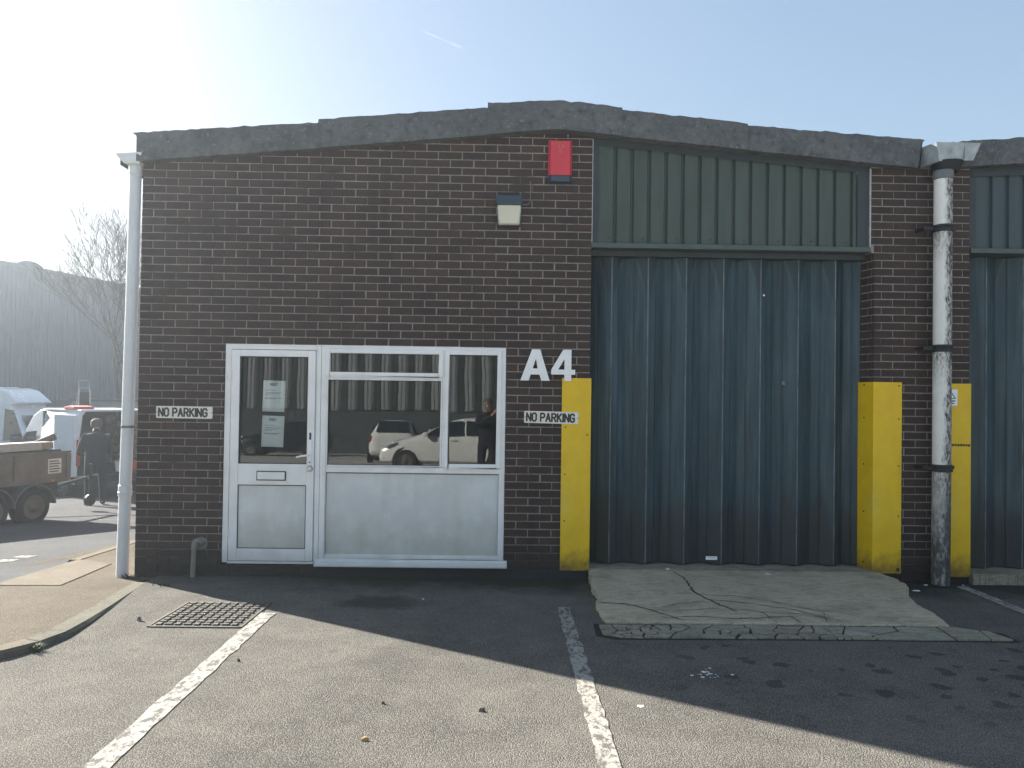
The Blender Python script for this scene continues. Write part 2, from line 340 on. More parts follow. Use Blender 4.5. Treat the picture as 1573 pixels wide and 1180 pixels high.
MAT = {}
def setup_materials():
    M_ = MAT
    M_['brick'] = m_brick(); M_['mortar'] = m_mortar(); M_['brickwall'] = m_brickwall()
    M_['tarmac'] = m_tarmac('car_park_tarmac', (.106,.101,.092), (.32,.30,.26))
    M_['road'] = m_tarmac('road_tarmac', (.085,.087,.092), (.20,.20,.195), False)
    M_['pave'] = m_tarmac('footway_tarmac', (.108,.090,.068), (.27,.235,.185), False)
    M_['pad'] = m_concrete('ramp_concrete', (.42,.36,.25), (.55,.485,.365), (.17,.14,.095))
    M_['apron'] = m_concrete('apron_concrete', (.27,.255,.19), (.39,.37,.29))
    M_['kerb'] = m_concrete('kerb_concrete', (.115,.108,.085), (.17,.16,.13), brush=False)
    M_['slab'] = m_concrete('patch_concrete', (.125,.106,.08), (.175,.15,.115), (.10,.09,.07), False)
    M_['line'] = m_paint_line()
    M_['upvc'] = simple('white_upvc', (.80,.81,.81), .35, var=.05, sc=3, bump=.02, dirt=(.46,.46,.42), damt=.3, zdirt=(.34,.12,(.36,.36,.32),.45))
    M_['panel'] = m_panel()
    M_['gasket'] = simple('black_gasket', (.02,.022,.024), .6)
    M_['glass'] = m_glass()
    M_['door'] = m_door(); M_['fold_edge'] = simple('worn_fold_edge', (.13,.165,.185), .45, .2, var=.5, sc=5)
    M_['clad'] = m_cladding('green_grey_cladding', (.046,.066,.055), (.066,.090,.076)); M_['clad_blue'] = m_cladding('blue_grey_cladding', (.04,.062,.070), (.058,.082,.092))
    M_['flash'] = simple('dark_flashing', (.028,.038,.042), .5, var=.25)
    M_['lintel'] = simple('green_grey_steel', (.062,.085,.078), .45, var=.15)
    M_['seal'] = simple('pale_sealant', (.42,.44,.43), .7, var=.3, sc=14)
    M_['fascia'] = m_fascia(); M_['roof'] = simple('grey_roof_sheet', (.16,.165,.16), .9, var=.25)
    M_['yellow'] = m_yellow(); M_['screw'] = simple('rusty_screw', (.06,.038,.022), .7)
    M_['pipe'] = simple('white_plastic_pipe', (.58,.60,.62), .4, var=.05, sc=3, bump=.02, dirt=(.42,.43,.4), damt=.4)
    M_['pipe_stain'] = m_pipe_stained(); M_['iron'] = simple('sooty_bracket', (.015,.017,.019), .6, var=.4)
    M_['band'] = simple('grey_pipe_clip', (.12,.13,.135), .5); M_['zinc'] = simple('galvanised_sheet', (.30,.345,.385), .42, .35, var=.3, sc=9, dirt=(.16,.19,.21))
    M_['bitumen'] = simple('black_bitumen', (.014,.018,.021), .65, var=.4, sc=5, bump=.4)
    M_['room'] = simple('office_wall', (.10,.10,.098), .8); M_['room_floor'] = simple('office_carpet', (.05,.05,.052), .95)
    M_['letter_white'] = simple('white_letter_face', (.82,.83,.84), .4, var=.05, bump=.02)
    M_['plate'] = simple('cream_sign_plate', (.74,.73,.66), .4, var=.06, bump=.02, dirt=(.5,.48,.4), damt=.3); M_['black'] = simple('black_lettering', (.012,.013,.016), .45)
    M_['red'] = simple('faded_red_plastic', (.58,.035,.055), .4, var=.12, sc=4, bump=.02, dirt=(.48,.14,.16), damt=.4)
    M_['navy'] = simple('dark_blue_plastic', (.028,.048,.07), .35, var=.2); M_['cream'] = simple('yellowed_diffuser', (.56,.55,.45), .35, var=.06, bump=.02)
    M_['paper'] = simple('white_paper', (.86,.88,.89), .8, var=.03, bump=.02); M_['ink'] = simple('grey_print', (.30,.33,.36), .8)
    M_['inkdark'] = simple('dark_print', (.13,.14,.16), .8)
    M_['steel'] = simple('brushed_steel', (.45,.46,.46), .3, .8, var=.15)
    M_['castiron'] = simple('cast_iron_cover', (.085,.08,.068), .75, .2, var=.3, sc=14, bump=.4, dirt=(.13,.115,.09), dsc=9, damt=.6)
    M_['waste'] = simple('grey_waste_pipe', (.20,.19,.17), .6, var=.25, dirt=(.1,.09,.08))
    M_['white_body'] = simple('white_van_paint', (.70,.73,.76), .22, var=.05, sc=2, bump=0, dirt=(.5,.5,.48), damt=.25)
    M_['tyre'] = simple('tyre_rubber', (.022,.022,.023), .85, var=.25); M_['rim'] = simple('dusty_wheel_rim', (.12,.115,.105), .6, .3, var=.2)
    M_['carglass'] = simple('dark_car_glass', (.02,.028,.032), .06, bump=0, spec=.8); M_['plastic'] = simple('black_trim', (.025,.026,.028), .6)
    M_['dark_in'] = simple('dark_van_lining', (.03,.036,.04), .8, var=.3); M_['taillight'] = simple('red_lens', (.35,.02,.015), .25)
    M_['amber'] = simple('amber_lens', (.65,.22,.03), .3); M_['headlight'] = simple('clear_lens', (.5,.53,.55), .12)
    M_['trailer'] = simple('mud_coated_metal', (.17,.15,.12), .7, .1, var=.2, sc=5, bump=.3, dirt=(.10,.085,.065), dsc=3, damt=.7); M_['mudguard'] = simple('dull_mudguard', (.09,.095,.1), .6, var=.2)
    M_['timber'] = simple('weathered_timber', (.27,.23,.17), .85, var=.25, sc=12); M_['beam'] = simple('pale_painted_timber', (.42,.40,.36), .8, var=.15); M_['pole'] = simple('brown_post', (.11,.09,.07), .8)
    M_['jacket'] = simple('black_jacket', (.016,.019,.022), .9, var=.3, bump=.3); M_['trouser'] = simple('navy_trousers', (.018,.02,.032), .9, var=.25, bump=.3)
    M_['boot'] = simple('scuffed_boot', (.05,.045,.04), .8); M_['skin'] = simple('skin', (.38,.23,.17), .5, var=.08, bump=.05); M_['hair'] = simple('grey_hair', (.10,.095,.09), .85, var=.4, sc=40)
    M_['orange'] = simple('orange_plastic', (.55,.12,.03), .45); M_['redtarp'] = simple('red_sheet', (.42,.06,.06), .7); M_['shed'] = m_cladding('grey_blue_profiled_steel', (.105,.13,.15), (.14,.165,.185))
    M_['shedbase'] = simple('dark_plinth', (.07,.078,.085), .85); M_['bark'] = simple('bare_bark', (.085,.07,.055), .9, var=.3); M_['lowwall'] = simple('pale_low_wall', (.22,.25,.25), .8)
    M_['opp_light'] = simple('pale_opposite_sheet', (.30,.31,.31), .5, var=.1); M_['opp_dark'] = simple('dark_opposite_sheet', (.05,.065,.06), .5)
    M_['carwhite'] = simple('cream_white_car_paint', (.74,.73,.69), .2, var=.03, sc=2, bump=0); M_['cardark'] = simple('dark_car_paint', (.02,.022,.028), .2, bump=0)
    M_['leaf'] = simple('dry_leaf', (.34,.22,.08), .8); M_['scrap'] = simple('white_scrap', (.7,.7,.68), .8); M_['stone'] = simple('grey_stone', (.2,.19,.17), .9); M_['grass'] = simple('weed_green', (.04,.065,.014), .8, var=.3)
    M_['crack'] = simple('dirt_filled_crack', (.012,.012,.010), 1.0, bump=.3)
setup_materials()

# ------------------------------------------------------------------ ground
def sheet(name, xs, ys, zf, mat, wob=0):
    b = B(); vs = [(x, y, zf(y)) for y in ys for x in xs]; nx = len(xs); fs = []
    for j in range(len(ys)-1):
        for i in range(nx-1): fs.append((j*nx+i, j*nx+i+1, (j+1)*nx+i+1, (j+1)*nx+i))
    return struct(b.add(vs, fs).build(name, mat))
ys = [-90,-60,-40,-25,-14,-9,-6,-3,-1,0,.5,1,2,30]
# one wide base sheet out to the horizon
sheet('ground', [-300,-80,-20,0,20,80,300], [-300,-80,-20,0,60,300], lambda y: -1.0, MAT['road'])
def kerb_x(y):
    K = [(-.0,-3.19),(-.27,-3.19),(-.783,-3.11),(-1.20,-3.04),(-1.67,-2.972),(-2.0,-2.944),(-2.27,-2.978),(-2.49,-3.08),(-2.64,-3.26),(-2.72,-4.6)]
    for (y0, x0), (y1, x1) in zip(K, K[1:]):
        if y1 <= y <= y0: return x0+(x1-x0)*(y0-y)/(y0-y1)
    return -3.19 if y > -.1 else -4.6
yy = [-4.6,-3.6,-3.0,-2.72,-2.64,-2.49,-2.27,-2.0,-1.67,-1.4,-1.20,-1.0,-.783,-.55,-.27,0,.5,1,2,30]
b = B(); vs = []; fs = []
for y in yy:
    for x in (kerb_x(y), -2.2, 0, 1, 3, 6, 14, 40): vs.append((x, y, cp_z(y)))
for j in range(len(yy)-1):
    for i in range(7): fs.append((j*8+i, j*8+i+1, (j+1)*8+i+1, (j+1)*8+i))
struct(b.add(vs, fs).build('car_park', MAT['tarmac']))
MAT['yard'] = m_concrete('bounce_yard_concrete', (.47,.455,.42), (.56,.545,.51), (.28,.26,.23), False)  # ground behind the camera, added pale to bounce sunlight onto the shaded front
sheet('yard', [-60,-30,-12,-4.6,1,3,6,14,40], [y for y in ys if y < -6]+[-4.6], cp_z, MAT['yard'])
sheet('car_park_entrance', [-60,-30,-12,-4.59], [-4.6,-4.2], cp_z, MAT['tarmac'])
sheet('road', [-45,-20,-10,-4.50], [-4.2,-2,-1,0,1,2,4,6,8,10,12,16,30,90], road_z, MAT['road'])

def flat_poly(name, pts, zf, mat, thick, dz=0):
    """a slab that follows a sloped plane: top at zf(y)+dz"""
    n = len(pts); b = B()
    vs = [(x, y, zf(y)+dz) for x, y in pts] + [(x, y, zf(y)+dz-thick) for x, y in pts]
    fs = [tuple(range(n)), tuple(range(2*n-1, n-1, -1))] + [(i, i+n, (i+1)%n+n, (i+1)%n) for i in range(n)]
    return b.add(vs, fs).build(name, mat)
# footway: a strip beside the building ending in a rounded corner
kx = lambda y: -3.10 + 0.215*min(1, max(0, (-y-.2)/1.3))**.8
kerb_in = [(-3.31,-.24), (-3.215,-.83), (-3.14,-1.36), (-3.095,-1.80), (-3.07,-2.06), (-3.09,-2.20), (-3.16,-2.36), (-3.30,-2.48), (-3.55,-2.54), (-4.44,-2.58)]
kerb_out = [(-3.164,-.27), (-3.085,-.783), (-3.013,-1.20), (-2.945,-1.67), (-2.915,-2.0), (-2.950,-2.27), (-3.05,-2.49), (-3.22,-2.64), (-3.50,-2.71), (-4.44,-2.75)]
pv = B(); L = [(-4.30, y) for y in (2.8, 1.6, .7, 0, -.36, -.7,-1.1,-1.6,-2.0,-2.2,-2.38,-2.52,-2.62,-2.70)]
grid = []
for y in (40, 20, 10, 4, 2.8, 1.6, .7, 0.012): grid.append([(-4.42, y), (-3.42, y)])
grid.append([(-4.42,.01), (-3.19,.01)]); 
for x, y in kerb_in[:-1]: grid.append([(-4.42, y), (x, y)])
vs = []; fs = []
for i, (l, r) in enumerate(grid):
    for t in (0, .33, .66, 1):
        x = l[0]+(r[0]-l[0])*t; vs.append((x, l[1], pave_z(l[1]) if l[1] < 6 else pave_z(6)-.05*(l[1]-6)))
for i in range(len(grid)-1):
    for k in range(3): fs.append((i*4+k, i*4+k+1, (i+1)*4+k+1, (i+1)*4+k))
struct(pv.add(vs, fs).build('pavement', MAT['pave']))
def kerb_run(name, inn, out, mat, zf, drop=.14):
    b = B(); n = len(inn); top = .006
    for i in range(n-1):
        for s_ in range(3):
            pass
    vs = []
    for (xi, yi), (xo, yo) in zip(inn, out):
        # top inner, top outer (rounded arris), face foot
        xm, ym = xi+(xo-xi)*.84, yi+(yo-yi)*.84
        vs += [(xi, yi, zf(yi)+top), (xm, ym, zf(ym)+top), (xo, yo, zf(yo)+top-.018), (xo, yo, zf(yo)-drop), (xi, yi, zf(yi)-drop)]
    fs = []
    for i in range(n-1):
        for k in range(4): fs.append((i*5+k, i*5+k+1, (i+1)*5+k+1, (i+1)*5+k))
    fs += [tuple(range(5)), tuple(range((n-1)*5, n*5))]
    return b.add(vs, fs).build(name, mat, smooth=False)
k1 = kerb_run('kerb', kerb_in[:6], kerb_out[:6], MAT['kerb'], pave_z)
struct(k1)
k2 = kerb_run('kerb', [(-3.093,-2.208)]+kerb_in[6:], [(-2.953,-2.278)]+kerb_out[6:], MAT['slab'], pave_z); struct(k2)
kin = [(-4.42, y) for y in (40, 10, 4, 2, .9)]; kout = [(-4.54, y) for y in (40, 10, 4, 2, .9)]
zf2 = lambda y: pave_z(y) if y < 6 else pave_z(6)-.05*(y-6)
struct(kerb_run('kerb', kin, kout, MAT['slab'], zf2, .4))
struct(flat_poly('pavement_slab', [(-4.44,.93), (-4.46,-.45), (-3.87,-.42), (-3.98,.70)], pave_z, MAT['slab'], .05, .006))
struct(flat_poly('gutter_strip', [(-4.80,30), (-4.86,2.8), (-4.95,.9), (-5.3,-1.2), (-5.6,-4.0), (-4.5,-4.0), (-4.50,2.8), (-4.50,30)], lambda y: road_z(y) if y < 12 else road_z(12), MAT['pave'], .05, .005))
for k in range(5):
    y = 1.55-k*.30
    tag(struct(flat_poly('road_marking', [(-5.42-.02*k, y), (-5.24-.02*k, y), (-5.25-.02*k, y-.16), (-5.43-.02*k, y-.16)], road_z, MAT['line'], .003, .0045)))

def worn_line(name, x0, x1, y0, y1, w, seed):
    r = random.Random(seed); b = B(); n = 70; vs = []; fs = []
    for i in range(n+1):
        t = i/n; y = y0+(y1-y0)*t; x = x0+(x1-x0)*t
        j0, j1 = r.gauss(0, .004), r.gauss(0, .004)
        vs += [(x-w/2+j0, y+(.02 if i == 0 else 0)*r.random(), cp_z(y)+.004), (x+w/2+j1, y, cp_z(y)+.004)]
    for i in range(n): fs.append((2*i, 2*i+1, 2*i+3, 2*i+2))
    return struct(b.add(vs, fs).build(name, MAT['line']))
worn_line('parking_line', -1.765, -1.69, -1.34, -6.2, .118, 1)
worn_line('parking_line', .543, .49, -1.08, -6.2, .100, 2)
worn_line('parking_line', 4.37, 4.10, -.15, -6.2, .105, 3)

# concrete ramp and its broken apron
def pad_z(y): return .11+.033*y
pad_out = [(.872,-.04), (.845,-.55), (.862,-.9), (.80,-1.15), (.83,-1.55)]
padr = [(3.42,-1.575), (3.47,-1.30), (3.46,-1.05), (3.52,-.80), (3.57,-.62), (3.66,-.55), (3.70,-.30), (3.64,-.04)]
def ragged(pts, step, amp, seed):
    r = random.Random(seed); out = []
    for (x0, y0), (x1, y1) in zip(pts, pts[1:]+pts[:1]):
        n = max(1, int(hypot(x1-x0, y1-y0)/step))
        for i in range(n): out.append((x0+(x1-x0)*i/n+(r.gauss(0, amp) if i else 0), y0+(y1-y0)*i/n+(r.gauss(0, amp*.6) if i else 0)))
    return out
ramp = flat_poly('concrete_ramp', ragged(pad_out+padr, .05, .007, 3), pad_z, MAT['pad'], .16); struct(ramp)
ramp.modifiers.new('edges','BEVEL').width = .012
struct(flat_poly('door_threshold', [(.87,-.037), (3.60,-.037), (3.60,.45), (.87,.45)], lambda y: .112, MAT['apron'], .2))
def crack(pts, w, seed):
    r = random.Random(seed); b = B(); P = []
    for (x0, y0), (x1, y1) in zip(pts, pts[1:]):
        n = max(2, int(hypot(x1-x0, y1-y0)/.035))
        for i in range(n):
            t = i/n; P.append((x0+(x1-x0)*t+r.gauss(0,.006), y0+(y1-y0)*t+r.gauss(0,.006)))
    P.append(pts[-1]); vs = []; fs = []; m = len(P)
    for i, (x, y) in enumerate(P):
        a = P[max(0, i-1)]; c = P[min(m-1, i+1)]; d = hypot(c[0]-a[0], c[1]-a[1]) or 1
        nx, ny = -(c[1]-a[1])/d, (c[0]-a[0])/d; ww = .68*w*(.35+.65*sin(pi*min(1, (i+1)/(m+1)))**.5)*(.55+.8*r.random())/2
        vs += [(x+nx*ww, y+ny*ww, pad_z(y)+.003), (x-nx*ww, y-ny*ww, pad_z(y)+.003)]
    for i in range(m-1): fs.append((2*i, 2*i+1, 2*i+3, 2*i+2))
    return struct(b.add(vs, fs).build('ramp_crack', MAT['crack']))
for i, (p, w) in enumerate([
    ([(1.66,-.10),(1.71,-.30),(1.70,-.55),(1.69,-.75),(1.73,-.92),(1.80,-1.10),(1.90,-1.28)], .022),
    ([(.84,-1.08),(1.05,-1.12),(1.22,-1.28),(1.42,-1.52)], .020), ([(1.30,-1.20),(1.48,-1.10),(1.71,-1.02)], .010),
    ([(1.74,-.98),(2.05,-1.06),(2.35,-1.22),(2.60,-1.45)], .014), ([(1.72,-.84),(2.02,-.88),(2.25,-1.0),(2.45,-1.18),(2.72,-1.30),(2.92,-1.50)], .012),
    ([(1.28,-1.45),(1.52,-1.42),(1.85,-1.47),(2.30,-1.40)], .016), ([(1.85,-1.20),(2.10,-1.30),(2.42,-1.34),(2.62,-1.52)], .011), ([(2.42,-1.14),(2.58,-1.30),(2.5,-1.54)], .009),
    ([(1.42,-1.30),(1.72,-1.22),(1.88,-1.27)], .009), ([(2.08,-1.30),(2.12,-1.54)], .012), ([(2.28,-1.38),(2.30,-1.55)], .010)]): crack(p, w, i)
def clip(poly, px, py, nx, ny):
    out = []
    for i in range(len(poly)):
        a, b_ = poly[i], poly[(i+1) % len(poly)]
        da = (a[0]-px)*nx+(a[1]-py)*ny; db = (b_[0]-px)*nx+(b_[1]-py)*ny
        if da <= 0: out.append(a)
        if da*db < 0:
            t = da/(da-db); out.append((a[0]+(b_[0]-a[0])*t, a[1]+(b_[1]-a[1])*t))
    return out
ap_out = [(.76,-1.62), (1.2,-1.61), (3.44,-1.605), (3.62,-1.72), (3.66,-1.93), (2.6,-1.925), (1.4,-1.93), (.90,-1.935), (.76,-1.86)]
r = random.Random(11); seeds = []
for k in range(62): seeds.append((.78+r.random()*1.75, -1.63-r.random()*.30))
seeds += [(2.55,-1.78), (2.78,-1.70), (2.86,-1.86), (3.12,-1.76), (3.44,-1.80), (3.63,-1.85)]
apb = B()
for i, s_ in enumerate(seeds):
    poly = ap_out[:]
    for j, q in enumerate(seeds):
        if i != j and len(poly) > 2:
            mx, my = (s_[0]+q[0])/2, (s_[1]+q[1])/2; dx, dy = q[0]-s_[0], q[1]-s_[1]; d = hypot(dx, dy)
            gap = .0045+.008*r.random()**1.5
            poly = clip(poly, mx-dx/d*gap, my-dy/d*gap, dx, dy)
    if len(poly) < 3: continue
    dz = max(.009, r.gauss(.013, .003)); tx, ty = r.gauss(0,.003), r.gauss(0,.008); n = len(poly)
    cx = sum(p[0] for p in poly)/n; cy = sum(p[1] for p in poly)/n
    poly = [(x+r.gauss(0,.003), y+r.gauss(0,.003)) for x, y in poly]
    top = [(x, y, cp_z(y)+dz+(x-cx)*tx+(y-cy)*ty) for x, y in poly]
    inn = [(cx+(x-cx)*1.0, cy+(y-cy)*1.0, cp_z(y)-.03) for x, y in poly]
    apb.add(top+inn, [tuple(range(n))]+[(k, k+n, (k+1)%n+n, (k+1)%n) for k in range(n)])
apo = apb.build('ramp_apron', MAT['apron']); struct(apo)
md = apo.modifiers.new('edges','BEVEL'); md.width = .006; md.segments = 1
struct(flat_poly('ramp_apron_bed', [(.73,-1.57), (3.5,-1.56), (3.72,-1.74), (3.70,-1.955), (2.6,-1.945), (1.4,-1.955), (.84,-1.965), (.71,-1.88)], cp_z, MAT['crack'], .01, .003))

# ------------------------------------------------------------------ the unit
unit = thing('industrial_unit', 'dark brick industrial unit with white door, office window and tall blue folding door', 'building', (0,0,0))
WL, WR = -3.42, .865
roof_line = lambda x: (4.265 - abs(x-.52)*(.0585 if x < .52 else .0865)) + .06 if True else 0
def gable(x): return 4.33-.058*abs(x-.52) if x < .52 else 4.33-.087*(x-.52)
def brick_field(name, x0, x1, z0, ztop, y0, skip, parent, seed, ret=None, phase=0):
    """individually laid bricks over a recessed bed of mortar, one mesh; ret = (side x, depth) lays the return face too"""
    r = random.Random(seed); b = B(); row = 0; z = z0; bed = .010
    while z < ztop(x0) or z < ztop(x1) or z < max(ztop(x0+(x1-x0)*k/8) for k in range(9)):
        off = (.1125 if (row+phase) % 2 else 0); x = x0-off; w_ = []
        while x < x1-.01:
            a = max(x, x0); c = min(x+.225-bed, x1)
            if x+.225 > x1-.012: c = x1
            if c-a > .03:
                w_.append((a+r.gauss(0,.0014) if a > x0 else a, c+r.gauss(0,.0014) if c < x1 else c))
            x += .225
        for a, c in w_:
            h0, h1 = z+r.gauss(0,.0008), z+.065+r.gauss(0,.0008)
            segs = skip(a, c, h0, h1)
            for a2, c2, q0, q1 in segs:
                t = min(ztop(a2), ztop(c2))
                if q0 > t-.01: continue
                q1b = q1; 
                if q1 > t: q1b = t
                d = r.gauss(0, .0011); e = .0025; dl = r.gauss(0,.0012)
                P = [(a2+e,y0+d,q0+e),(c2-e,y0+d+dl,q0+e),(c2-e,y0+d+dl,q1b-e),(a2+e,y0+d,q1b-e)]
                Q = [(a2,y0+.004,q0),(c2,y0+.004,q0),(c2,y0+.004,q1b),(a2,y0+.004,q1b)]
                R_ = [(p[0], y0+.02, p[2]) for p in Q]
                b.add(P+Q+R_, [(0,1,2,3)]+[(k,k+4,(k+1)%4+4,(k+1)%4) for k in range(4)]+[(k+4,k+8,(k+1)%4+8,(k+1)%4+4) for k in range(4)])
        z += .075; row += 1
    return b
OX0, OX1, OZ0, OZ1 = -2.612, .066, .118, 2.208         # door and window opening
def skip_front(a, c, z0, z1):
    if z1 <= OZ0+.02 or z0 >= OZ1-.03: return [(a, c, z0, z1)]
    out = []
    if a < OX0: out.append((a, min(c, OX0), z0, z1))
    if c > OX1: out.append((max(a, OX1), c, z0, z1))
    return [o for o in out if o[1]-o[0] > .012]
b = brick_field('wall', WL, WR, -.122, gable, 0, skip_front, unit, 3)
wall = b.build('wall', [MAT['brick']], unit)
# mortar bed + structural wall behind with the opening cut out
mb = B(); yb = .0075
def mcell(x0, x1, z0, zt0, zt1): mb.quad((x0,yb,z0), (x1,yb,z0), (x1,yb,zt1), (x0,yb,zt0))
mcell(WL, OX0, -.3, gable(WL), gable(OX0)); mcell(OX0, .066, OZ1, gable(OX0), gable(.066)); mcell(.066, .52, -.3, gable(.066), gable(.52)); mcell(.52, WR, -.3, gable(.52), gable(WR)); mcell(OX0, OX1, -.3, OZ0-.01, OZ0-.01)
for x0, x1, s_ in ((OX0, OX0, 1), (OX1, OX1, 1)): mb.quad((x0,yb,OZ0-.01), (x0,.28,OZ0-.01), (x0,.28,OZ1), (x0,yb,OZ1))
mb.quad((OX0,yb,OZ1), (OX0,.28,OZ1), (OX1,.28,OZ1), (OX1,yb,OZ1)); mb.quad((OX0,yb,OZ0-.01), (OX0,.28,OZ0-.01), (OX1,.28,OZ0-.01), (OX1,yb,OZ0-.01))
mb.build('mortar', [MAT['mortar']], wall)
sb = B()
sb.quad((WL,.0078,-.9), (WL,26,-.9), (WL,26,gable(WL)), (WL,.0078,gable(WL)))
for k in range(0): pass
sb.quad((WR,.0078,-.3), (WR,.5,-.3), (WR,.5,gable(WR)), (WR,.0078,gable(WR)))
sb.build('side_wall', [MAT['brickwall']], unit)
# black-painted foot of the wall under the sill
B().box(-1.70, .86, -.006, .03, -.25, .10).build('painted_plinth', MAT['bitumen'], unit, bev=.002)

# brick pier between the two door bays, with splayed return on the door side
PX0, PX1 = 3.567, 4.533
pb = brick_field('pier', PX0, PX1, -.122, lambda x: 4.01, 0, lambda a, c, z0, z1: ([(a, c, z0, z1)] if z0 > 3.19 or a > 3.602 else ([(3.602, c, z0, z1)] if c > 3.63 else [])), unit, 9, phase=1)
# return face bricks (facing the door)
rr_ = random.Random(5); z = -.122; row = 0
while z < 3.20:
    ln = (.055, .05) if row % 2 else (.10,)
    y = .002
    for w_ in ((.045, .16) if row % 2 else (.095, .11)):
        y1 = y+w_-.01; x = PX0-.0
        fx = lambda yy: 3.602-.047*(yy/.21)-.001-rr_.gauss(0,.0008)
        e = .002
        P = [(fx(y),y+e,z+e),(fx(y1),y1-e,z+e),(fx(y1),y1-e,z+.065-e),(fx(y),y+e,z+.065-e)]; xq = fx(y)+.004; xr = fx(y1)+.004; Q = [(xq,y,z),(xr,y1,z),(xr,y1,z+.065),(xq,y,z+.065)]
        pb.add(P+Q, [(0,3,2,1)]+[(k,(k+1)%4,(k+1)%4+4,k+4) for k in range(4)])
        y += w_
    z += .075; row += 1
pier = pb.build('brick_pier', [MAT['brick']], unit)
B().box(PX0+.004, PX1-.004, .0075, .46, 3.17, 4.02).prism([(3.608,.0075),(PX1-.004,.0075),(PX1-.004,.46),(3.562,.46),(3.562,.205)], 'z', -.3, 3.17).build('mortar', [MAT['mortar']], pier)

# gable verge boards, lapped at the joints
def verge(name, x0, x1, za0, za1, zb0, zb1, y0, y1, parent, cut=None):
    r = random.Random(int(abs(x0)*1000)); n = max(4, int((x1-x0)/.05)); b = B(); vs = []; fs = []
    for i in range(n+1):
        t = i/n; x = x0+(x1-x0)*t; za = za0+(za1-za0)*t+r.gauss(0,.0035); zb = zb0+(zb1-zb0)*t+r.gauss(0,.0015)
        j = r.gauss(0,.003); zm = (za+zb)/2
        xo = lambda q: x+(cut(q) if cut and (i == 0 or i == n) else 0)
        vs += [(x+(cut[0] if cut and i == (0 if cut[2] else n) else 0), y0+.008, za), (x+(cut[1] if cut and i == (0 if cut[2] else n) else 0)*.4, y0+j, za-.03), (x+(cut[1] if cut and i == (0 if cut[2] else n) else 0), y0+j*.5, zb), (x+(cut[1] if cut and i == (0 if cut[2] else n) else 0), y1, zb), (x+(cut[0] if cut and i == (0 if cut[2] else n) else 0), y1, za)]
    for i in range(n):
        for k in range(5): fs.append((i*5+k, i*5+(k+1)%5, (i+1)*5+(k+1)%5, (i+1)*5+k))
    fs += [(0,1,2,3,4), tuple(n*5+k for k in range(5))]
    return b.add(vs, fs).build(name, MAT['fascia'], parent, smooth=True)
FY = -.10
VB = lambda x: 4.268-(.096*(.52-x) if x < .52 else .0868*(x-.52))
verge('verge_board', -3.487, -1.736, 4.169, 4.300, VB(-3.38), VB(-1.736), FY, .10, unit, (0, .108, True))
verge('verge_board', -1.74, -.14, 4.326, 4.468, VB(-1.74), VB(-.14), FY-.012, .10, unit)
verge('verge_board', 1.12, 2.329, 4.473, 4.368, VB(1.12), VB(2.329), FY-.012, .10, unit)
verge('verge_board', 2.325, 4.035, 4.352, 4.247, VB(2.325), VB(4.0), FY, .10, unit, (0, -.07, False))
# bent ridge piece
r = random.Random(2); b = B(); vs = []; fs = []; n = 26
for i in range(n+1):
    t = i/n; x = -.146+(1.128+.146)*t; k = abs(x-.517); sm = sqrt(k*k+.05*.05)
    za = 4.552-(sm*.0745 if x < .517 else sm*.094)+r.gauss(0,.0035); zb = 4.272-(sm*.096 if x < .517 else sm*.0868)
    vs += [(x, FY-.016, za), (x, FY-.024+r.gauss(0,.002), za-.03), (x, FY-.024, zb), (x, .10, zb), (x, .10, za)]
for i in range(n):
    for k in range(5): fs.append((i*5+k, i*5+(k+1)%5, (i+1)*5+(k+1)%5, (i+1)*5+k))
fs += [(0,1,2,3,4), tuple(n*5+k for k in range(5))]
b.add(vs, fs).build('ridge_board', MAT['fascia'], unit, smooth=True)
# dark soffit strip under the verge
b = B()
b.add([(-3.40,-.02,VB(-3.40)+.01),(.52,-.02,VB(.52)+.012),(4.0,-.02,VB(4.0)+.01),(4.0,.05,VB(4.0)+.01),(.52,.05,VB(.52)+.012),(-3.40,.05,VB(-3.40)+.01)], [(0,1,4,5),(1,2,3,4)])
# corrugated roof behind
b = B(); vs = []; fs = []; ny = 60
for j, y in enumerate([.06, 26]):
    for i in range(241):
        x = -3.62+(4.14+3.62)*i/240; vs.append((x, y, (4.20-.062*abs(x-.52) if x < .52 else 4.20-.082*(x-.52))+.0))
for i in range(240): fs.append((i, i+1, 241+i+1, 241+i))
b.add(vs, fs).build('roof', MAT['roof'], unit)
B().box(-3.66,-3.42, .05, 26, 3.90, 4.0).build('eaves_gutter', MAT['flash'], unit)
B().box(WL+.01, 10, 25.9, 26, -.9, 4.0).build('rear_wall', MAT['brickwall'], unit)

# corrugated panel above the big door
def clad_panel(x0, x1, z0, zt, y, pitch, mat, parent, wide=.72, start=0, dep=.028):
    b = B(); xs = []; x = x0+start
    prof = [(0, 0), (wide*pitch, 0), (wide*pitch+.012, dep), (pitch-.012, dep)]
    P = [(x0, 0)]
    while x < x1:
        for dx, d in prof:
            if x0 < x+dx < x1: P.append((x+dx, d))
        x += pitch
    P.append((x1, 0)); vs = []; fs = []
    for x_, d in P: vs += [(x_, y+d, z0), (x_, y+d, zt(x_))]
    for i in range(len(P)-1): fs.append((2*i, 2*i+2, 2*i+3, 2*i+1))
    return b.add(vs, fs).build('cladding', mat, parent)
zt = lambda x: VB(x)-.045
clad = clad_panel(.935, 3.44, 3.222, lambda x: VB(x)+.05, .035, .1640, MAT['clad'], unit, .76, .012)
for k in range(8): B().lathe([(.001,-.008),(.010,-.006),(.011,0)], (1.035+.328*k, .035, 3.275), 'y', 8).build('fixing', MAT['flash'], clad)
b = B()
b.box(.868, .934, .02, .06, 3.222, 4.24).box(3.442, 3.552, .02, .07, 3.222, 4.05)
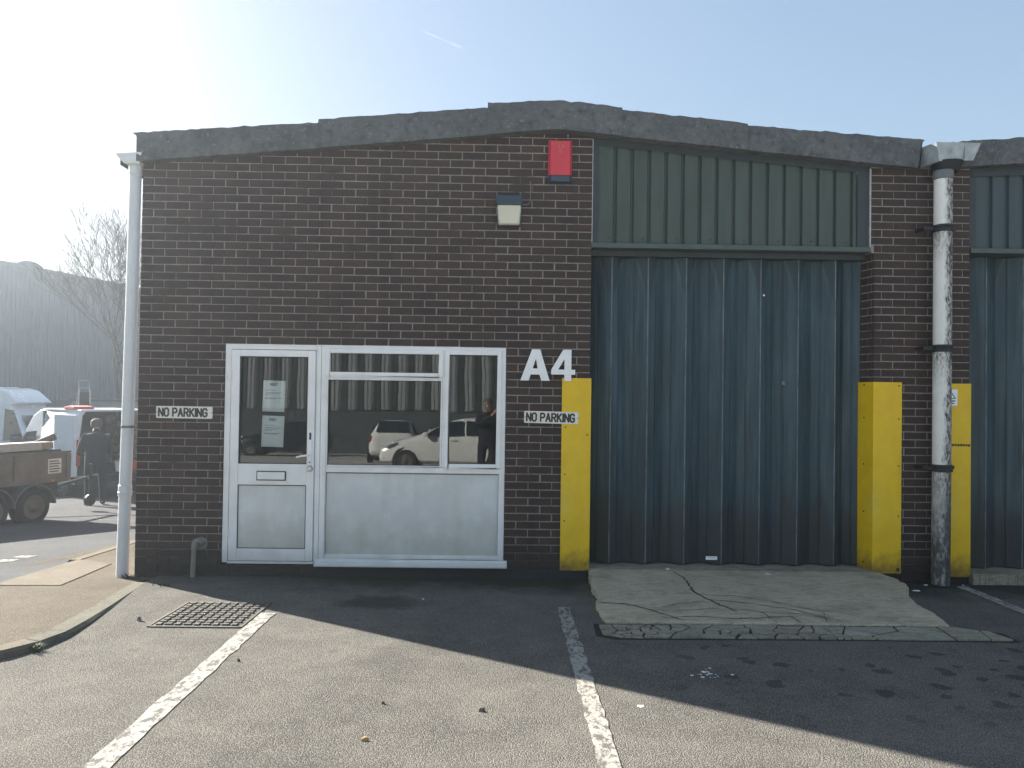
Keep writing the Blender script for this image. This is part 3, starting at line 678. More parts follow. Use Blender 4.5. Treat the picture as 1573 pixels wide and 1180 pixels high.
b.add([(.935,.012,zt(.935)-.02),(3.44,.012,zt(3.44)-.02),(3.44,.012,zt(3.44)+.08),(.935,.012,zt(.935)+.08)], [(0,1,2,3)])
b.build('flashing', MAT['flash'], unit)
B().box(.8655, .872, -.001, .03, 3.222, 4.22).build('sealant', MAT['seal'], unit); B().box(3.556, 3.566, -.001, .03, 3.2, 3.985).build('sealant', MAT['seal'], unit)
b = B(); b.box(.862, 3.562, -.012, .02, 3.176, 3.222).box(.866, 3.562, .02, .34, 3.176, 3.19)
b.build('lintel', MAT['lintel'], unit, bev=.002)
B().box(.866, 3.62, .12, .36, 3.12, 3.174).build('door_track', MAT['flash'], unit)
B().quad((.866,.36,-.1), (3.66,.36,-.1), (3.66,.36,3.2), (.866,.36,3.2)).build('door_backing', MAT['gasket'], unit)
# zig-zag folding door
def folding(parent, x0, fw, bk, x1, zb, ztp, yf, ybk, lab, mats):
    pts = [(x0, ybk)]
    for i, f in enumerate(fw):
        pts.append((f, yf)); pts.append((bk[i], ybk))
    pts.append((x1, yf+.02))
    fd = B().box(x0+.01, x1-.01, ybk+.03, ybk+.05, zb+.01, ztp-.02).build('folding_door', MAT['gasket'], parent, label=lab)
    for i in range(len(pts)-1):
        (xa, ya), (xb, yb_) = pts[i], pts[i+1]; b = B(); t = .004
        nseg = 6; d = Vector((xb-xa, yb_-ya, 0)); L_ = d.length; d /= L_; nr = Vector((d.y, -d.x, 0))
        # each leaf is a shallow tray: flat with one pressed rib
        prof = [(0,0),(.10,.0),(.46,.0),(.485,-.010),(.54,-.010),(.565,0),(.93,0),(1,0)] if i % 2 else [(0,0),(.2,0),(.34,0),(.36,-.008),(.41,-.008),(.43,0),(1,0)]
        vs = []; fs = []
        for u, w in prof:
            p = Vector((xa, ya, 0))+d*(u*L_)+nr*w
            vs += [(p.x, p.y, zb), (p.x, p.y, ztp)]
        for k in range(len(prof)-1): fs.append((2*k, 2*k+2, 2*k+3, 2*k+1))
        b.add(vs, fs, 0)
        if i % 2 == 0 and i < len(pts)-2:
            b.tube([(xb, yb_-.002, zb), (xb, yb_-.002, ztp)], .0065, 8, 1)
        b.build('door_leaf', mats, fd)
    return fd
FW = [1.087,1.444,1.819,2.187,2.554,2.926,3.292]; BK = [1.243,1.612,1.987,2.357,2.714,3.094,3.415]
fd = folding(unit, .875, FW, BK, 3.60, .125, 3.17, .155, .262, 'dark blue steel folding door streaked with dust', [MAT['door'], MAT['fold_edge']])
B().box(2.035, 2.145, .143, .150, .172, .205).build('label_plate', MAT['paper'], fd)
b = B(); b.box(2.05,2.13,.1415,.1425,.195,.199)
b.build('label_print', MAT['ink'], fd)

b = B().lathe([(.004,-.006),(.022,-.005),(.026,0)], (2.80,.186,1.905), 'y', 12); b.build('keyhole', MAT['fold_edge'], fd)
B().lathe([(.001,-.004),(.010,-.003),(.011,0)], (2.59,.168,2.765), 'y', 8).build('fixing', MAT['paper'], fd)
# white entrance door
dr = B(); y0, y1 = .012, .085
dr.box(-2.608,-2.555, y0, y1, .128, 2.206).box(-1.745,-1.700, y0, y1, .128, 2.206).box(-2.555,-1.745, y0, y1, 2.152, 2.206).box(-2.555,-1.745, y0-.006, y1, .118, .142)
door = dr.build('entrance_door', MAT['upvc'], unit, bev=.004)
lf = B(); y0, y1 = .004, .065; xl0, xl1, xr0, xr1 = -2.548,-2.468,-1.822,-1.751
lf.box(xl0, xl1, y0, y1, .146, 2.147).box(xr0, xr1, y0, y1, .146, 2.147).box(xl1, xr0, y0+.001, y1, 2.085, 2.147).box(xl1, xr0, y0+.002, y1, .865, 1.065).box(xl1, xr0, y0+.001, y1, .146, .262)
leaf = lf.build('door_leaf', MAT['upvc'], door, bev=.005)
b = B()                        # glazing beads round both fields
for z0, z1 in ((1.065, 2.085), (.262, .865)):
    b.box(xl1, xl1+.007, .010, .03, z0, z1).box(xr0-.007, xr0, .010, .03, z0, z1).box(xl1+.007, xr0-.007, .010, .03, z1-.007, z1).box(xl1+.007, xr0-.007, .010, .03, z0, z0+.007)
b.build('gasket', MAT['gasket'], door)
b = B(); b.box(xl1+.007, xr0-.007, .018, .03, .269, .858); b.build('lower_panel', MAT['panel'], door)
def pane(x0, x1, z0, z1, y, parent, name='pane', tilt=.0):
    d = (z1-z0)*tilt
    return B().quad((x0,y,z0), (x1,y,z0), (x1,y-d,z1), (x0,y-d,z1)).build(name, MAT['glass'], parent)
TILT = -.0190      # the panes lean back a little in their frames
pane(xl1+.002, xr0-.002, 1.066, 2.084, .026, door, 'glass_pane', TILT)
b = B(); b.box(-2.290,-2.012, -.002, .004, .908, .998); b.build('letterbox_surround', MAT['gasket'], door, bev=.002)
b = B(); b.box(-2.281,-2.022, -.012, -.002, .917, .989); b.build('letterbox', MAT['upvc'], door, bev=.006)
b = B(); b.box(-1.806,-1.772, -.010, .004, 1.055, 1.29)
b.tube([(-1.79,-.01,1.155),(-1.79,-.05,1.155),(-1.80,-.058,1.154),(-1.86,-.058,1.147),(-1.905,-.055,1.135)], [.009,.009,.010,.010,.008], 10)
b.build('handle', MAT['letter_white'], door, bev=.003)
b = B(); b.lathe([(.004,-.034),(.024,-.032),(.028,-.022),(.026,-.004),(.03,.004)], (-1.789,0,1.025), 'y', 18); b.build('knob', MAT['steel'], door, smooth=True)
B().box(-1.797,-1.781,-.004,.004,1.30,1.365).build('lock', MAT['gasket'], door); B().lathe([(.002,-.012),(.007,-.012),(.008,-.008)], (-1.789,0,1.085), 'y', 10).build('keyhole', MAT['gasket'], door)
for z in (1.90, 1.05, .42):
    b = B(); b.tube([(-2.552,-.004,z-.05),(-2.552,-.004,z+.05)], .009, 8); b.box(-2.566,-2.538,-.001,.004,z-.045,z+.045); b.build('hinge', MAT['upvc'], door)
# office window
w = B(); y0, y1 = .010, .085
w.box(-1.697,-1.640, y0, y1, .172, 2.206).box(.008, .062, y0, y1, .172, 2.206).box(-1.640, .008, y0, y1, 2.155, 2.206).box(-1.640, .008, y0, y1, .992, 1.052).box(-1.640, .008, y0, y1, .172, .212)
w.box(-.545,-.510, y0+.002, y1, 1.052, 2.155).box(-1.640,-.545, y0+.002, y1, 1.885, 1.915)
win = w.build('window', MAT['upvc'], unit, bev=.005)
def sash(x0, x1, z0, z1, t, yf=-.006):
    b = B(); b.box(x0, x0+t, yf, .06, z0, z1).box(x1-t, x1, yf, .06, z0, z1).box(x0+t, x1-t, yf, .06, z1-t, z1).box(x0+t, x1-t, yf, .06, z0, z0+t)
    return b
sash(-1.652,-.537, 1.908, 2.166, .040).build('sash', MAT['upvc'], win, bev=.006)
sash(-.518, .020, 1.046, 2.166, .040).build('sash', MAT['upvc'], win, bev=.006)
sash(-1.640,-.545, 1.052, 1.885, .012, .004).build('glazing_bead', MAT['upvc'], win, bev=.003)
b = B()
for x0, x1, z0, z1 in ((-1.612,-.577,1.948,2.126), (-.478,-.020,1.086,2.126), (-1.628,-.557,1.064,1.873)):
    b.box(x0, x0+.004, .0065, .03, z0, z1).box(x1-.004, x1, .0065, .03, z0, z1).box(x0+.004, x1-.004, .0065, .03, z1-.004, z1).box(x0+.004, x1-.004, .0065, .03, z0, z0+.004)
b.build('gasket', MAT['gasket'], win)
pane(-1.61,-.579, 1.95, 2.124, .022, win, tilt=TILT); pane(-.476,-.022, 1.088, 2.124, .022, win, tilt=TILT); pane(-1.626,-.559, 1.066, 1.871, .028, win, tilt=TILT)
B().box(-1.640, .008, .028, .05, .212, .992).build('lower_panel', MAT['panel'], win)
b = B(); b.box(-1.640, .008, .020, .028, .982, .992).box(-1.640,-1.634,.020,.028,.212,.982).box(.002,.008,.020,.028,.212,.982); b.build('trim', MAT['band'], win)
b = B(); b.prism([(-.068,.112),(-.068,.132),(-.01,.150),(-.004,.172),(.09,.172),(.09,.112)], 'x', -1.722, .094); b.build('sill', MAT['upvc'], win, bev=.004)
# dim office behind the glass
b = B(); b.quad((-3.3,4.2,0), (.8,4.2,0), (.8,4.2,2.5), (-3.3,4.2,2.5)).quad((-3.3,.29,0), (-3.3,4.2,0), (-3.3,4.2,2.5), (-3.3,.29,2.5)).quad((.8,.29,0), (.8,4.2,0), (.8,4.2,2.5), (.8,.29,2.5)).quad((-3.3,.29,2.5), (.8,.29,2.5), (.8,4.2,2.5), (-3.3,4.2,2.5))
b.build('office_wall', MAT['room'], unit)
B().quad((-3.3,.0,.12), (.8,.0,.12), (.8,4.2,.12), (-3.3,4.2,.12)).build('office_floor', MAT['room_floor'], unit)
B().box(-2.9,-2.2, 1.6, 1.9, 2.43, 2.48).build('ceiling_light', MAT['letter_white'], unit)

# ------------------------------------------------------------------ neighbouring bay
nb = thing('neighbouring_unit', 'next brick bay of the terrace with green cladding above a dark folding door', 'building', (4.54,0,0))
clad_panel(4.56, 7.2, 3.232, lambda x: 4.10+.055*(x-4.5), .035, .164, MAT['clad_blue'], nb, .66, .05)
b = B(); b.box(4.536, 4.60, .02, .06, 3.225, 4.02); b.add([(4.56,.012,3.93),(7.2,.012,4.06),(7.2,.012,4.2),(4.56,.012,4.06)], [(0,1,2,3)]); b.build('flashing', MAT['flash'], nb)
B().box(4.536, 7.24, -.010, .02, 3.186, 3.232).box(4.536, 7.24, .02, .34, 3.186, 3.20).build('lintel', MAT['lintel'], nb, bev=.002)
B().quad((4.5,.36,-.1), (7.25,.36,-.1), (7.25,.36,3.2), (4.5,.36,3.2)).build('door_backing', MAT['gasket'], nb)
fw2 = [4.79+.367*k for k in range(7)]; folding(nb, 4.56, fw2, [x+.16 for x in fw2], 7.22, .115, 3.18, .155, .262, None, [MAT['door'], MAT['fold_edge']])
verge('verge_board', 4.30, 5.9, 4.232, 4.355, 3.985, 4.108, FY, .10, nb, (.0, .06, True)); verge('verge_board', 5.9, 8.6, 4.375, 4.60, 4.108, 4.32, FY-.012, .10, nb)
B().box(7.24, 12, 0, .4, -.3, 4.3).build('wall', MAT['brickwall'], nb)
B().add([(4.2,.06,4.08),(8.6,.06,4.40),(8.6,26,4.40),(4.2,26,4.08)], [(0,1,2,3)]).build('roof', MAT['roof'], nb)
struct(flat_poly('door_threshold', [(4.54,-.06), (7.22,-.06), (7.22,.45), (4.54,.45)], lambda y: .105, MAT['apron'], .3))

# ------------------------------------------------------------------ fittings on the front
# angled yellow guards
def guard_screws(g, pts):
    for x, y, z in pts: B().lathe([(.001,-.005),(.007,-.004),(.008,.001)], (x, y, z), 'y', 8).build('screw', MAT['screw'], g)
g = thing('corner_guard', 'yellow steel guard beneath the A4 lettering, overlapped by a NO PARKING plate', 'corner guard', (.73,0,.09), 'yellow corner guards')
b = B(); b.box(.598, .872, -.018, -.012, .09, 1.92).box(.872, .878, -.018, .20, .09, 1.92); b.build('plate', MAT['yellow'], g, bev=.0025)
guard_screws(g, [(.635, -.018, z) for z in (.13,.56,1.0,1.45)]+[(.84,-.018,.15),(.845,-.018,1.38)])
g = thing('corner_guard', 'folded yellow steel guard on the door side of the brick pier, two faces showing', 'corner guard', (3.7,0,.09), 'yellow corner guards')
b = B(); b.prism([(3.868,-.018),(3.868,-.012),(3.596,-.012),(3.548,.20),(3.542,.198),(3.591,-.018)], 'z', .092, 1.924); b.build('plate', MAT['yellow'], g, bev=.002)
guard_screws(g, [(3.838,-.018,z) for z in (.14,.64,1.12,1.57,1.89)])
for z in (.17,.66,1.12,1.57,1.89): B().box(3.556, 3.566, .100, .114, z, z+.014).build('screw', MAT['screw'], g)
b = B(); b.lathe([(.001,-.002),(.020,-.001),(.021,0)], (3.838,-.018,.128), 'y', 10); b.build('rust_spot', MAT['screw'], g)
g = thing('corner_guard', 'narrow yellow steel guard with a chipped crack behind the stained downpipe', 'corner guard', (4.45,0,.09), 'yellow corner guards')
b = B(); b.box(4.280, 4.534, -.018, -.012, .068, 1.325).box(4.280, 4.534, -.018, -.012, 1.331, 1.918).box(4.534, 4.540, -.018, .20, .068, 1.918); b.build('plate', MAT['yellow'], g, bev=.0025)
b = B()
rr = random.Random(4)
for k in range(9):
    x = 4.30+.026*k; b.prism([(x,1.322-rr.random()*.008),(x+.02,1.320-rr.random()*.006),(x+.022,1.334+rr.random()*.008),(x+.008,1.338+rr.random()*.006)], 'y', -.0190, -.0182)
b.build('crack', MAT['gasket'], g)
sg = thing('warning_sign', 'small white warning notice with black triangle beside the stained downpipe', 'sign', (4.35,-.02,1.72))
B().box(4.262, 4.405, -.0215, -.0195, 1.705, 1.862).build('plate', MAT['paper'], sg)
b = B()
def ribbon(b, a, c, w, y, axis=None):
    (x0,z0),(x1,z1) = a, c; d = hypot(x1-x0, z1-z0); nx, nz = -(z1-z0)/d*w/2, (x1-x0)/d*w/2
    b.prism([(x0+nx,z0+nz),(x1+nx,z1+nz),(x1-nx,z1-nz),(x0-nx,z0-nz)], 'y', y, y+.0008)
tri = [(4.288,1.775),(4.384,1.775),(4.336,1.845)]
for k in range(3): ribbon(b, tri[k], tri[(k+1)%3], .007, -.0226-.0001*k)
b.build('triangle', MAT['black'], sg)
b = B()
for z, w_ in ((1.752,.09),(1.730,.07)): b.box(4.336-w_/2, 4.336+w_/2, -.0224, -.0216, z-.006, z+.005)
b.build('lettering', MAT['black'], sg)

# stroke lettering
GL = {'N': [[(0,0),(0,1)],[(0,1),(.58,0)],[(.58,0),(.58,1)]], 'O': [[(.14,0),(0,.16),(0,.84),(.14,1),(.42,1),(.56,.84),(.56,.16),(.42,0),(.14,0)]],
 'P': [[(0,0),(0,1)],[(0,1),(.40,1),(.55,.86),(.55,.60),(.40,.46),(0,.46)]], 'A': [[(0,0),(.30,1)],[(.30,1),(.60,0)],[(.12,.32),(.48,.32)]],
 'R': [[(0,0),(0,1)],[(0,1),(.40,1),(.55,.86),(.55,.62),(.40,.48),(0,.48)],[(.30,.48),(.57,0)]], 'K': [[(0,0),(0,1)],[(.55,1),(.02,.40)],[(.18,.55),(.57,0)]],
 'I': [[(0,0),(0,1)]], 'G': [[(.56,.80),(.42,1),(.14,1),(0,.84),(0,.16),(.14,0),(.42,0),(.56,.16),(.56,.46)],[(.56,.46),(.32,.46)]],
 'S': [[(.52,.82),(.40,1),(.12,1),(0,.84),(0,.66),(.12,.54),(.42,.46),(.54,.34),(.54,.16),(.42,0),(.12,0),(0,.18)]], 'T': [[(.28,0),(.28,1)],[(0,1),(.56,1)]]}
def text(b, s, x, z, h, w, y, track=.30, wide=1):
    k = 0
    for ch in s:
        if ch == ' ': x += h*.42*wide; continue
        W_ = max(p[0] for st in GL[ch] for p in st)
        for st in GL[ch]:
            for p, q in zip(st, st[1:]):
                d = hypot((q[0]-p[0])*wide, q[1]-p[1]); ex, ez = (q[0]-p[0])*wide/d*w*.38, (q[1]-p[1])/d*w*.38
                ribbon(b, (x+p[0]*h*wide-ex, z+p[1]*h-ez), (x+q[0]*h*wide+ex, z+q[1]*h+ez), w, y-.00012*(k % 12)); k += 1
        x += (W_*wide+track)*h
    return x
def no_parking(cx, cz, rot, label, ybase, w=.53, h=.114):
    t = thing('no_parking_sign', label, 'sign', (cx, ybase, cz), 'NO PARKING plates')
    R_ = Matrix.Rotation(rot, 4, 'Y')
    o = B(); n = 5; rad = .012; pts = []
    for sx, sz, a0 in ((1,1,0),(-1,1,90),(-1,-1,180),(1,-1,270)):
        for k in range(n): a = radians(a0+90*k/(n-1)); pts.append((sx*(w/2-rad)+rad*cos(a), sz*(h/2-rad)+rad*sin(a)))
    o.prism(pts, 'y', -.004, 0); o.xf(R_); o.build('plate', MAT['plate'], t, local=True)
    o = B(); text(o, 'NO PARKING', -w/2+.026, -.036, .072, .0162, -.0055, .235, .88); o.xf(R_); o.build('lettering', MAT['black'], t, local=True)
    for s_ in (-1, 1):
        o = B().lathe([(.001,-.006),(.004,-.0055),(.005,-.004)], (s_*(w/2-.009), 0, 0), 'y', 8)
        o.xf(R_); o.build('screw', MAT['screw'], t, local=True)
    return t
no_parking(-2.979, 1.543, radians(.2), 'NO PARKING plate on the brick beside the entrance door, level', -.003)
no_parking(.498, 1.541, radians(.9), 'NO PARKING plate lapping onto the yellow guard, slightly tilted', -.021, .518)
# unit number
un = thing('unit_number', 'large white cut-out letters A4 above the tilted NO PARKING plate', 'sign', (.46,-.02,1.89))
k_ = .001053; X0 = .198-350*k_; Z0 = 1.890+495*k_
def zp(L_): return [(X0+x*k_, Z0-z*k_) for x, z in L_]
b = B(); yA, yB = -.040, -.024
for L_ in ([(350,495),(425,495),(443,440),(461,385),(490,296),(490,212),(453,212)], [(615,495),(540,495),(523,440),(505,385),(490,296),(490,212),(526,212)], [(443,440),(523,440),(505,385),(461,385)]): b.prism(zp(L_), 'y', yA, yB)
b.build('letter', MAT['letter_white'], un)
b = B()
for L_ in ([(748,495),(810,495),(810,437),(748,437)], [(628,437),(628,395),(692,392),(845,392),(845,437),(810,437),(748,437)], [(748,392),(810,392),(810,212),(748,212)], [(628,395),(735,212),(748,212),(748,296),(692,392)]): b.prism(zp(L_), 'y', yA, yB)
b.build('numeral', MAT['letter_white'], un)

# intruder alarm box
al = thing('alarm_box', 'faded red alarm box with dark lens high under the ridge', 'alarm', (.55,0,3.78))
def frustum(b, x0, x1, z0, z1, y0, ins, y1, insb=None, inst=None):
    ib = ins if insb is None else insb; it = ins if inst is None else inst
    b.add([(x0,y0,z0),(x1,y0,z0),(x1,y0,z1),(x0,y0,z1),(x0+ins,y1,z0+ib),(x1-ins,y1,z0+ib),(x1-ins,y1,z1-it),(x0+ins,y1,z1-it)], [(3,2,1,0),(4,5,6,7),(0,1,5,4),(1,2,6,5),(2,3,7,6),(3,0,4,7)])
b = B(); b.box(.437,.664,-.03,-.001,3.848,4.195); frustum(b, .437,.664,3.848,4.195,-.03,.022,-.075,.0,.02); b.build('cover', MAT['red'], al, bev=.004)
b = B(); b.box(.437,.664,-.03,-.001,3.778,3.8475); frustum(b, .437,.664,3.778,3.8475,-.03,.030,-.068,.012,.0); b.build('lens', MAT['navy'], al, bev=.004)
m_fade = simple('faded_print', (.56,.16,.13), .6)
b = B(); 
for k in range(12):
    a0, a1 = 2*pi*k/12, 2*pi*(k+1)/12
    if k in (2,3): continue
    ribbon(b, (.552+.021*cos(a0), 4.12+.021*sin(a0)), (.552+.021*cos(a1), 4.12+.021*sin(a1)), .005, -.0768)
ribbon(b, (.537,4.09), (.549,4.058), .006, -.0770); ribbon(b, (.562,4.09), (.552,4.058), .006, -.0772); ribbon(b, (.528,4.128), (.526,4.104), .005, -.0772); ribbon(b, (.58,4.13), (.577,4.106), .005, -.0772)
b.build('emblem', m_fade, al)
# bulkhead light
fl = thing('bulkhead_light', 'wall light with dark cap and yellowed diffuser above the office window', 'wall light', (.07,0,3.36))
b = B(); b.box(-.046,.186,-.05,-.001,3.36,3.635); b.prism([(-.048,3.548),(.188,3.548),(.194,3.60),(.185,3.638),(-.045,3.638),(-.054,3.60)], 'y', -.115, -.001); b.build('cap', MAT['navy'], fl, bev=.008)
b = B(); b.add([(-.048,-.052,3.548),(.188,-.052,3.548),(.172,-.052,3.362),(-.032,-.052,3.362),(-.040,-.108,3.546),(.180,-.108,3.546),(.164,-.088,3.370),(-.024,-.088,3.370)], [(0,1,2,3),(7,6,5,4),(0,4,5,1),(1,5,6,2),(2,6,7,3),(3,7,4,0)]); b.build('diffuser', MAT['cream'], fl, bev=.012, segs=3, smooth=True)
b = B(); b.tube([(.190,-.008,3.575),(.235,-.008,3.575),(.255,-.008,3.580),(.268,-.008,3.60),(.270,-.008,3.64),(.271,-.008,3.80)], .0045, 6); b.build('cable', MAT['waste'], fl)

# downpipes
dp = thing('downpipe', 'pale plastic downpipe at the free corner by the pavement', 'downpipe', (-3.50,-.025,-.02))
b = B(); b.tube([(-3.548,.03,-.035),(-3.522,.02,1.4),(-3.500,.01,2.8),(-3.488,.0,3.88)], .055, 24); b.build('pipe', MAT['pipe'], dp, smooth=True)
b = B(); b.lathe([(.055,-.045),(.060,-.04),(.060,.055),(.056,.06)], (-3.4885,0,3.83), 'z', 24); b.build('collar', MAT['pipe'], dp, smooth=True)
b = B(); b.lathe([(.0555,-.03),(.062,-.028),(.061,-.012),(.064,-.006),(.064,.008),(.0605,.012),(.0605,.07),(.0555,.075)], (-3.534,.024,.775), 'z', 24); b.build('socket', MAT['pipe'], dp, smooth=True)
b = B(); b.lathe([(.0555,-.012),(.0595,-.011),(.0595,.011),(.0555,.012)], (-3.522,.02,1.40), 'z', 24); b.box(-3.45,-3.415,.0,.05,1.388,1.412); b.build('clip', MAT['band'], dp)
b = B(); b.lathe([(.060,0),(.075,.025),(.115,.058),(.140,.085),(.142,.10)], (-3.455,-.13,3.875), 'z', 4)
hp = B(); hp.add([(-3.55,-.09,3.875),(-3.415,-.09,3.875),(-3.415,.10,3.875),(-3.55,.10,3.875),(-3.582,-.1,3.905),(-3.40,-.1,3.905),(-3.40,.13,3.905),(-3.582,.13,3.905),(-3.632,-.11,3.965),(-3.385,-.105,3.985),(-3.385,.18,3.985),(-3.632,.18,3.965)], [(3,2,1,0)]+[(k,(k+1)%4,(k+1)%4+4,k+4) for k in range(4)]+[(k+4,(k+1)%4+4,(k+1)%4+8,k+8) for k in range(4)]+[(8,9,10,11)])
hp.build('hopper', MAT['pipe'], dp, bev=.004)
dp2 = thing('downpipe', 'white downpipe blackened with mould in front of the brick pier', 'downpipe', (4.19,-.13,.03))
b = B(); b.tube([(4.186,-.13,.02),(4.189,-.13,1.2),(4.191,-.13,2.4),(4.192,-.13,3.90)], .081, 32); b.build('pipe', MAT['pipe_stain'], dp2, smooth=True)
for z in (1.117, 2.247, 3.385):
    b = B(); b.lathe([(.0815,-.035),(.093,-.030),(.095,-.012),(.089,-.004),(.089,.008),(.095,.014),(.093,.030),(.0815,.034)], (4.19,-.13,z), 'z', 32)
    b.box(3.99+.03, 4.10, -.145, -.118, z-.016, z+.016).box(4.0,4.022,-.15,-.003,z-.016,z+.016).box(4.28,4.36,-.05,-.022,z-.016,z+.016)
    b.build('bracket', MAT['iron'], dp2, smooth=True)
b = B(); b.lathe([(.084,-.05),(.090,-.045),(.090,.03),(.084,.035)], (4.192,-.13,3.90), 'z', 28); b.build('collar', MAT['band'], dp2, smooth=True)
hz = B(); hz.add([(4.03,.02,4.00),(4.115,-.20,4.012),(4.435,-.20,4.02),(4.44,.02,4.02),(3.955,.02,4.165),(4.07,-.235,4.178),(4.485,-.235,4.176),(4.49,.02,4.18)], [(3,2,1,0),(0,1,5,4),(1,2,6,5),(2,3,7,6),(3,0,4,7)])
ho = hz.build('hopper', MAT['zinc'], dp2, bev=.004)
md = ho.modifiers.new('sheet','SOLIDIFY'); md.thickness = .004
B().box(4.335,4.338,-.2365,-.21,4.03,4.17).build('seam', MAT['steel'], ho)
b = B(); b.lathe([(.095,-.04),(.105,-.03),(.135,.03),(.15,.05)], (4.24,-.1,3.97), 'z', 20); b.build('outlet', MAT['iron'], dp2, smooth=True)
wp = thing('waste_pipe', 'short grey waste pipe bent out of the brick left of the door', 'pipe', (-2.845,-.05,0))
b = B(); b.tube([(-2.852,-.055,-.02),(-2.846,-.055,.15),(-2.842,-.055,.27)], .0225, 14); b.build('pipe', MAT['waste'], wp, smooth=True)
b = B(); b.tube([(-2.842,-.055,.26),(-2.840,-.055,.31),(-2.832,-.052,.338),(-2.81,-.05,.345),(-2.79,-.045,.33),(-2.786,-.03,.315),(-2.786,.02,.31)], [.027,.027,.026,.026,.025,.025,.025], 14); b.build('elbow', MAT['waste'], wp, smooth=True)
b = B(); b.prism([(-2.85,.25),(-2.76,.245),(-2.735,.29),(-2.745,.345),(-2.79,.37),(-2.84,.36),(-2.865,.31)], 'y', -.004, .004); b.build('mortar_patch', MAT['mortar'], wp)

# notices taped inside the door glass
def notice(x0, z0, lean, label, lines):
    t = thing('paper_notice', label, 'notice', (x0, .035, z0), 'paper notices in the door glass')
    M_ = Matrix.Translation((x0, .047, z0)) @ Matrix.Rotation(lean, 4, 'Y'); iv = Matrix.Translation((-x0, -.035, -z0))
    o = B().box(0, .210, 0, .0006, 0, .297); o.xf(iv @ M_); o.build('sheet', MAT['paper'], t, local=True)
    o = B(); text(o, 'POST', .068, .248, .022, .0052, -.0012, .28, 1.0); o.xf(iv @ M_); o.build('heading', MAT['inkdark'], t, local=True)
    o = B()
    for zz, a, c in lines: o.box(.025+a, .025+c, -.0012, -.0004, zz-.0022, zz+.0022)
    o.xf(iv @ M_); o.build('print', MAT['ink'], t, local=True)
notice(-2.262, 1.562, radians(1.2), 'paper notice headed POST, upper of two in the door glass', [(.205,0,.09),(.182,.004,.15),(.170,.004,.13),(.158,0,.05),(.130,0,.16),(.122,0,.10)])
notice(-2.266, 1.226, radians(1.4), 'paper notice headed POST, lower of two in the door glass', [(.205,0,.10),(.182,.002,.155),(.168,.002,.12),(.156,0,.07),(.130,0,.15),(.122,0,.12)])

# chequered manhole cover
mh = thing('manhole_cover', 'square cast iron manhole cover with raised studs near the kerb', 'manhole cover', (-2.17,-1.38,cp_z(-1.38)))
def slope_add(b): b.v = [(x, y, z+cp_z(y)) for x, y, z in b.v]; return b
b = B(); x0, x1, ya, yb_ = -2.478,-1.852,-1.735,-1.055
b.box(x0, x1, ya, yb_, -.03, .006); slope_add(b).build('plate', MAT['castiron'], mh, bev=.003)
b = B(); t = .022
b.box(x0-t-.006, x0-.006, ya-t, yb_+t, -.03, .010).box(x1+.006, x1+t+.006, ya-t, yb_+t, -.03, .010).box(x0-.006, x1+.006, ya-t-.006, ya-.006, -.03, .010).box(x0-.006, x1+.006, yb_+.006, yb_+t+.006, -.03, .010); slope_add(b).build('frame', MAT['castiron'], mh, bev=.003)
b = B()
for i in range(9):
    for j in range(10):
        cx, cy = x0+.04+.068*i, ya+.036+.0675*j; l, w_ = (.027, .020) if (i+j) % 2 else (.020, .027)
        frustum_pts = [(cx-l,cy-w_,.006),(cx+l,cy-w_,.006),(cx+l,cy+w_,.006),(cx-l,cy+w_,.006),(cx-l+.005,cy-w_+.005,.017),(cx+l-.005,cy-w_+.005,.017),(cx+l-.005,cy+w_-.005,.017),(cx-l+.005,cy+w_-.005,.017)]
        b.add(frustum_pts, [(4,5,6,7)]+[(k,(k+1)%4,(k+1)%4+4,k+4) for k in range(4)])
st = slope_add(b).build('studs', MAT['castiron'], mh); st['kind'] = 'stuff'


# ------------------------------------------------------------------ background buildings and tree
def wall_line(A, Bp, z0, z1, pitch, dep, mat, name, parent, out=1):
    A, Bp = Vector((A[0],A[1],0)), Vector((Bp[0],Bp[1],0)); d = Bp-A; L_ = d.length; d /= L_; nr = Vector((d.y,-d.x,0))*out
    P = []; s_ = 0
    while s_ < L_:
        for f, w in ((0,0),(.40,0),(.52,dep),(.88,dep)): P.append((min(L_, s_+f*pitch), w))
        s_ += pitch
    vs = []; fs = []
    for s_, w in P:
        p = A+d*s_+nr*w; vs += [(p.x,p.y,z0),(p.x,p.y,z1)]
    for k in range(len(P)-1): fs.append((2*k,2*k+2,2*k+3,2*k+1))
    return B().add(vs, fs).build(name, mat, parent)
wh = thing('warehouse', 'long grey ribbed steel warehouse across the road behind the vans', 'building', (-21,24,-.8))
A_, B_ = (-26.3,5.1), (-14.0,47.8)
wall_line(A_, B_, 1.25, 7.0, .21, .035, MAT['shed'], 'wall_cladding', wh)
b = B(); b.add([(A_[0]+.06,A_[1],-1),(B_[0]+.06,B_[1],-1),(B_[0]+.06,B_[1],1.27),(A_[0]+.06,A_[1],1.27)], [(0,1,2,3)]); b.build('plinth', MAT['shedbase'], wh)
b = B(); b.add([(A_[0],A_[1],6.97),(B_[0],B_[1],6.97),(B_[0]-9,B_[1]+2.6,8.0),(A_[0]-9,A_[1]+2.6,8.0)], [(0,1,2,3)])
b.add([(A_[0]+.1,A_[1],6.9),(B_[0]+.1,B_[1],6.9),(B_[0]+.1,B_[1],7.04),(A_[0]+.1,A_[1],7.04)], [(0,1,2,3)]); b.build('roof', MAT['shed'], wh)
dv = B(); px, py = -20.35, 26.2; ux, uy = .277, .961
for s_ in (0, 1):
    pass
vs = []; fs = []; n = 14
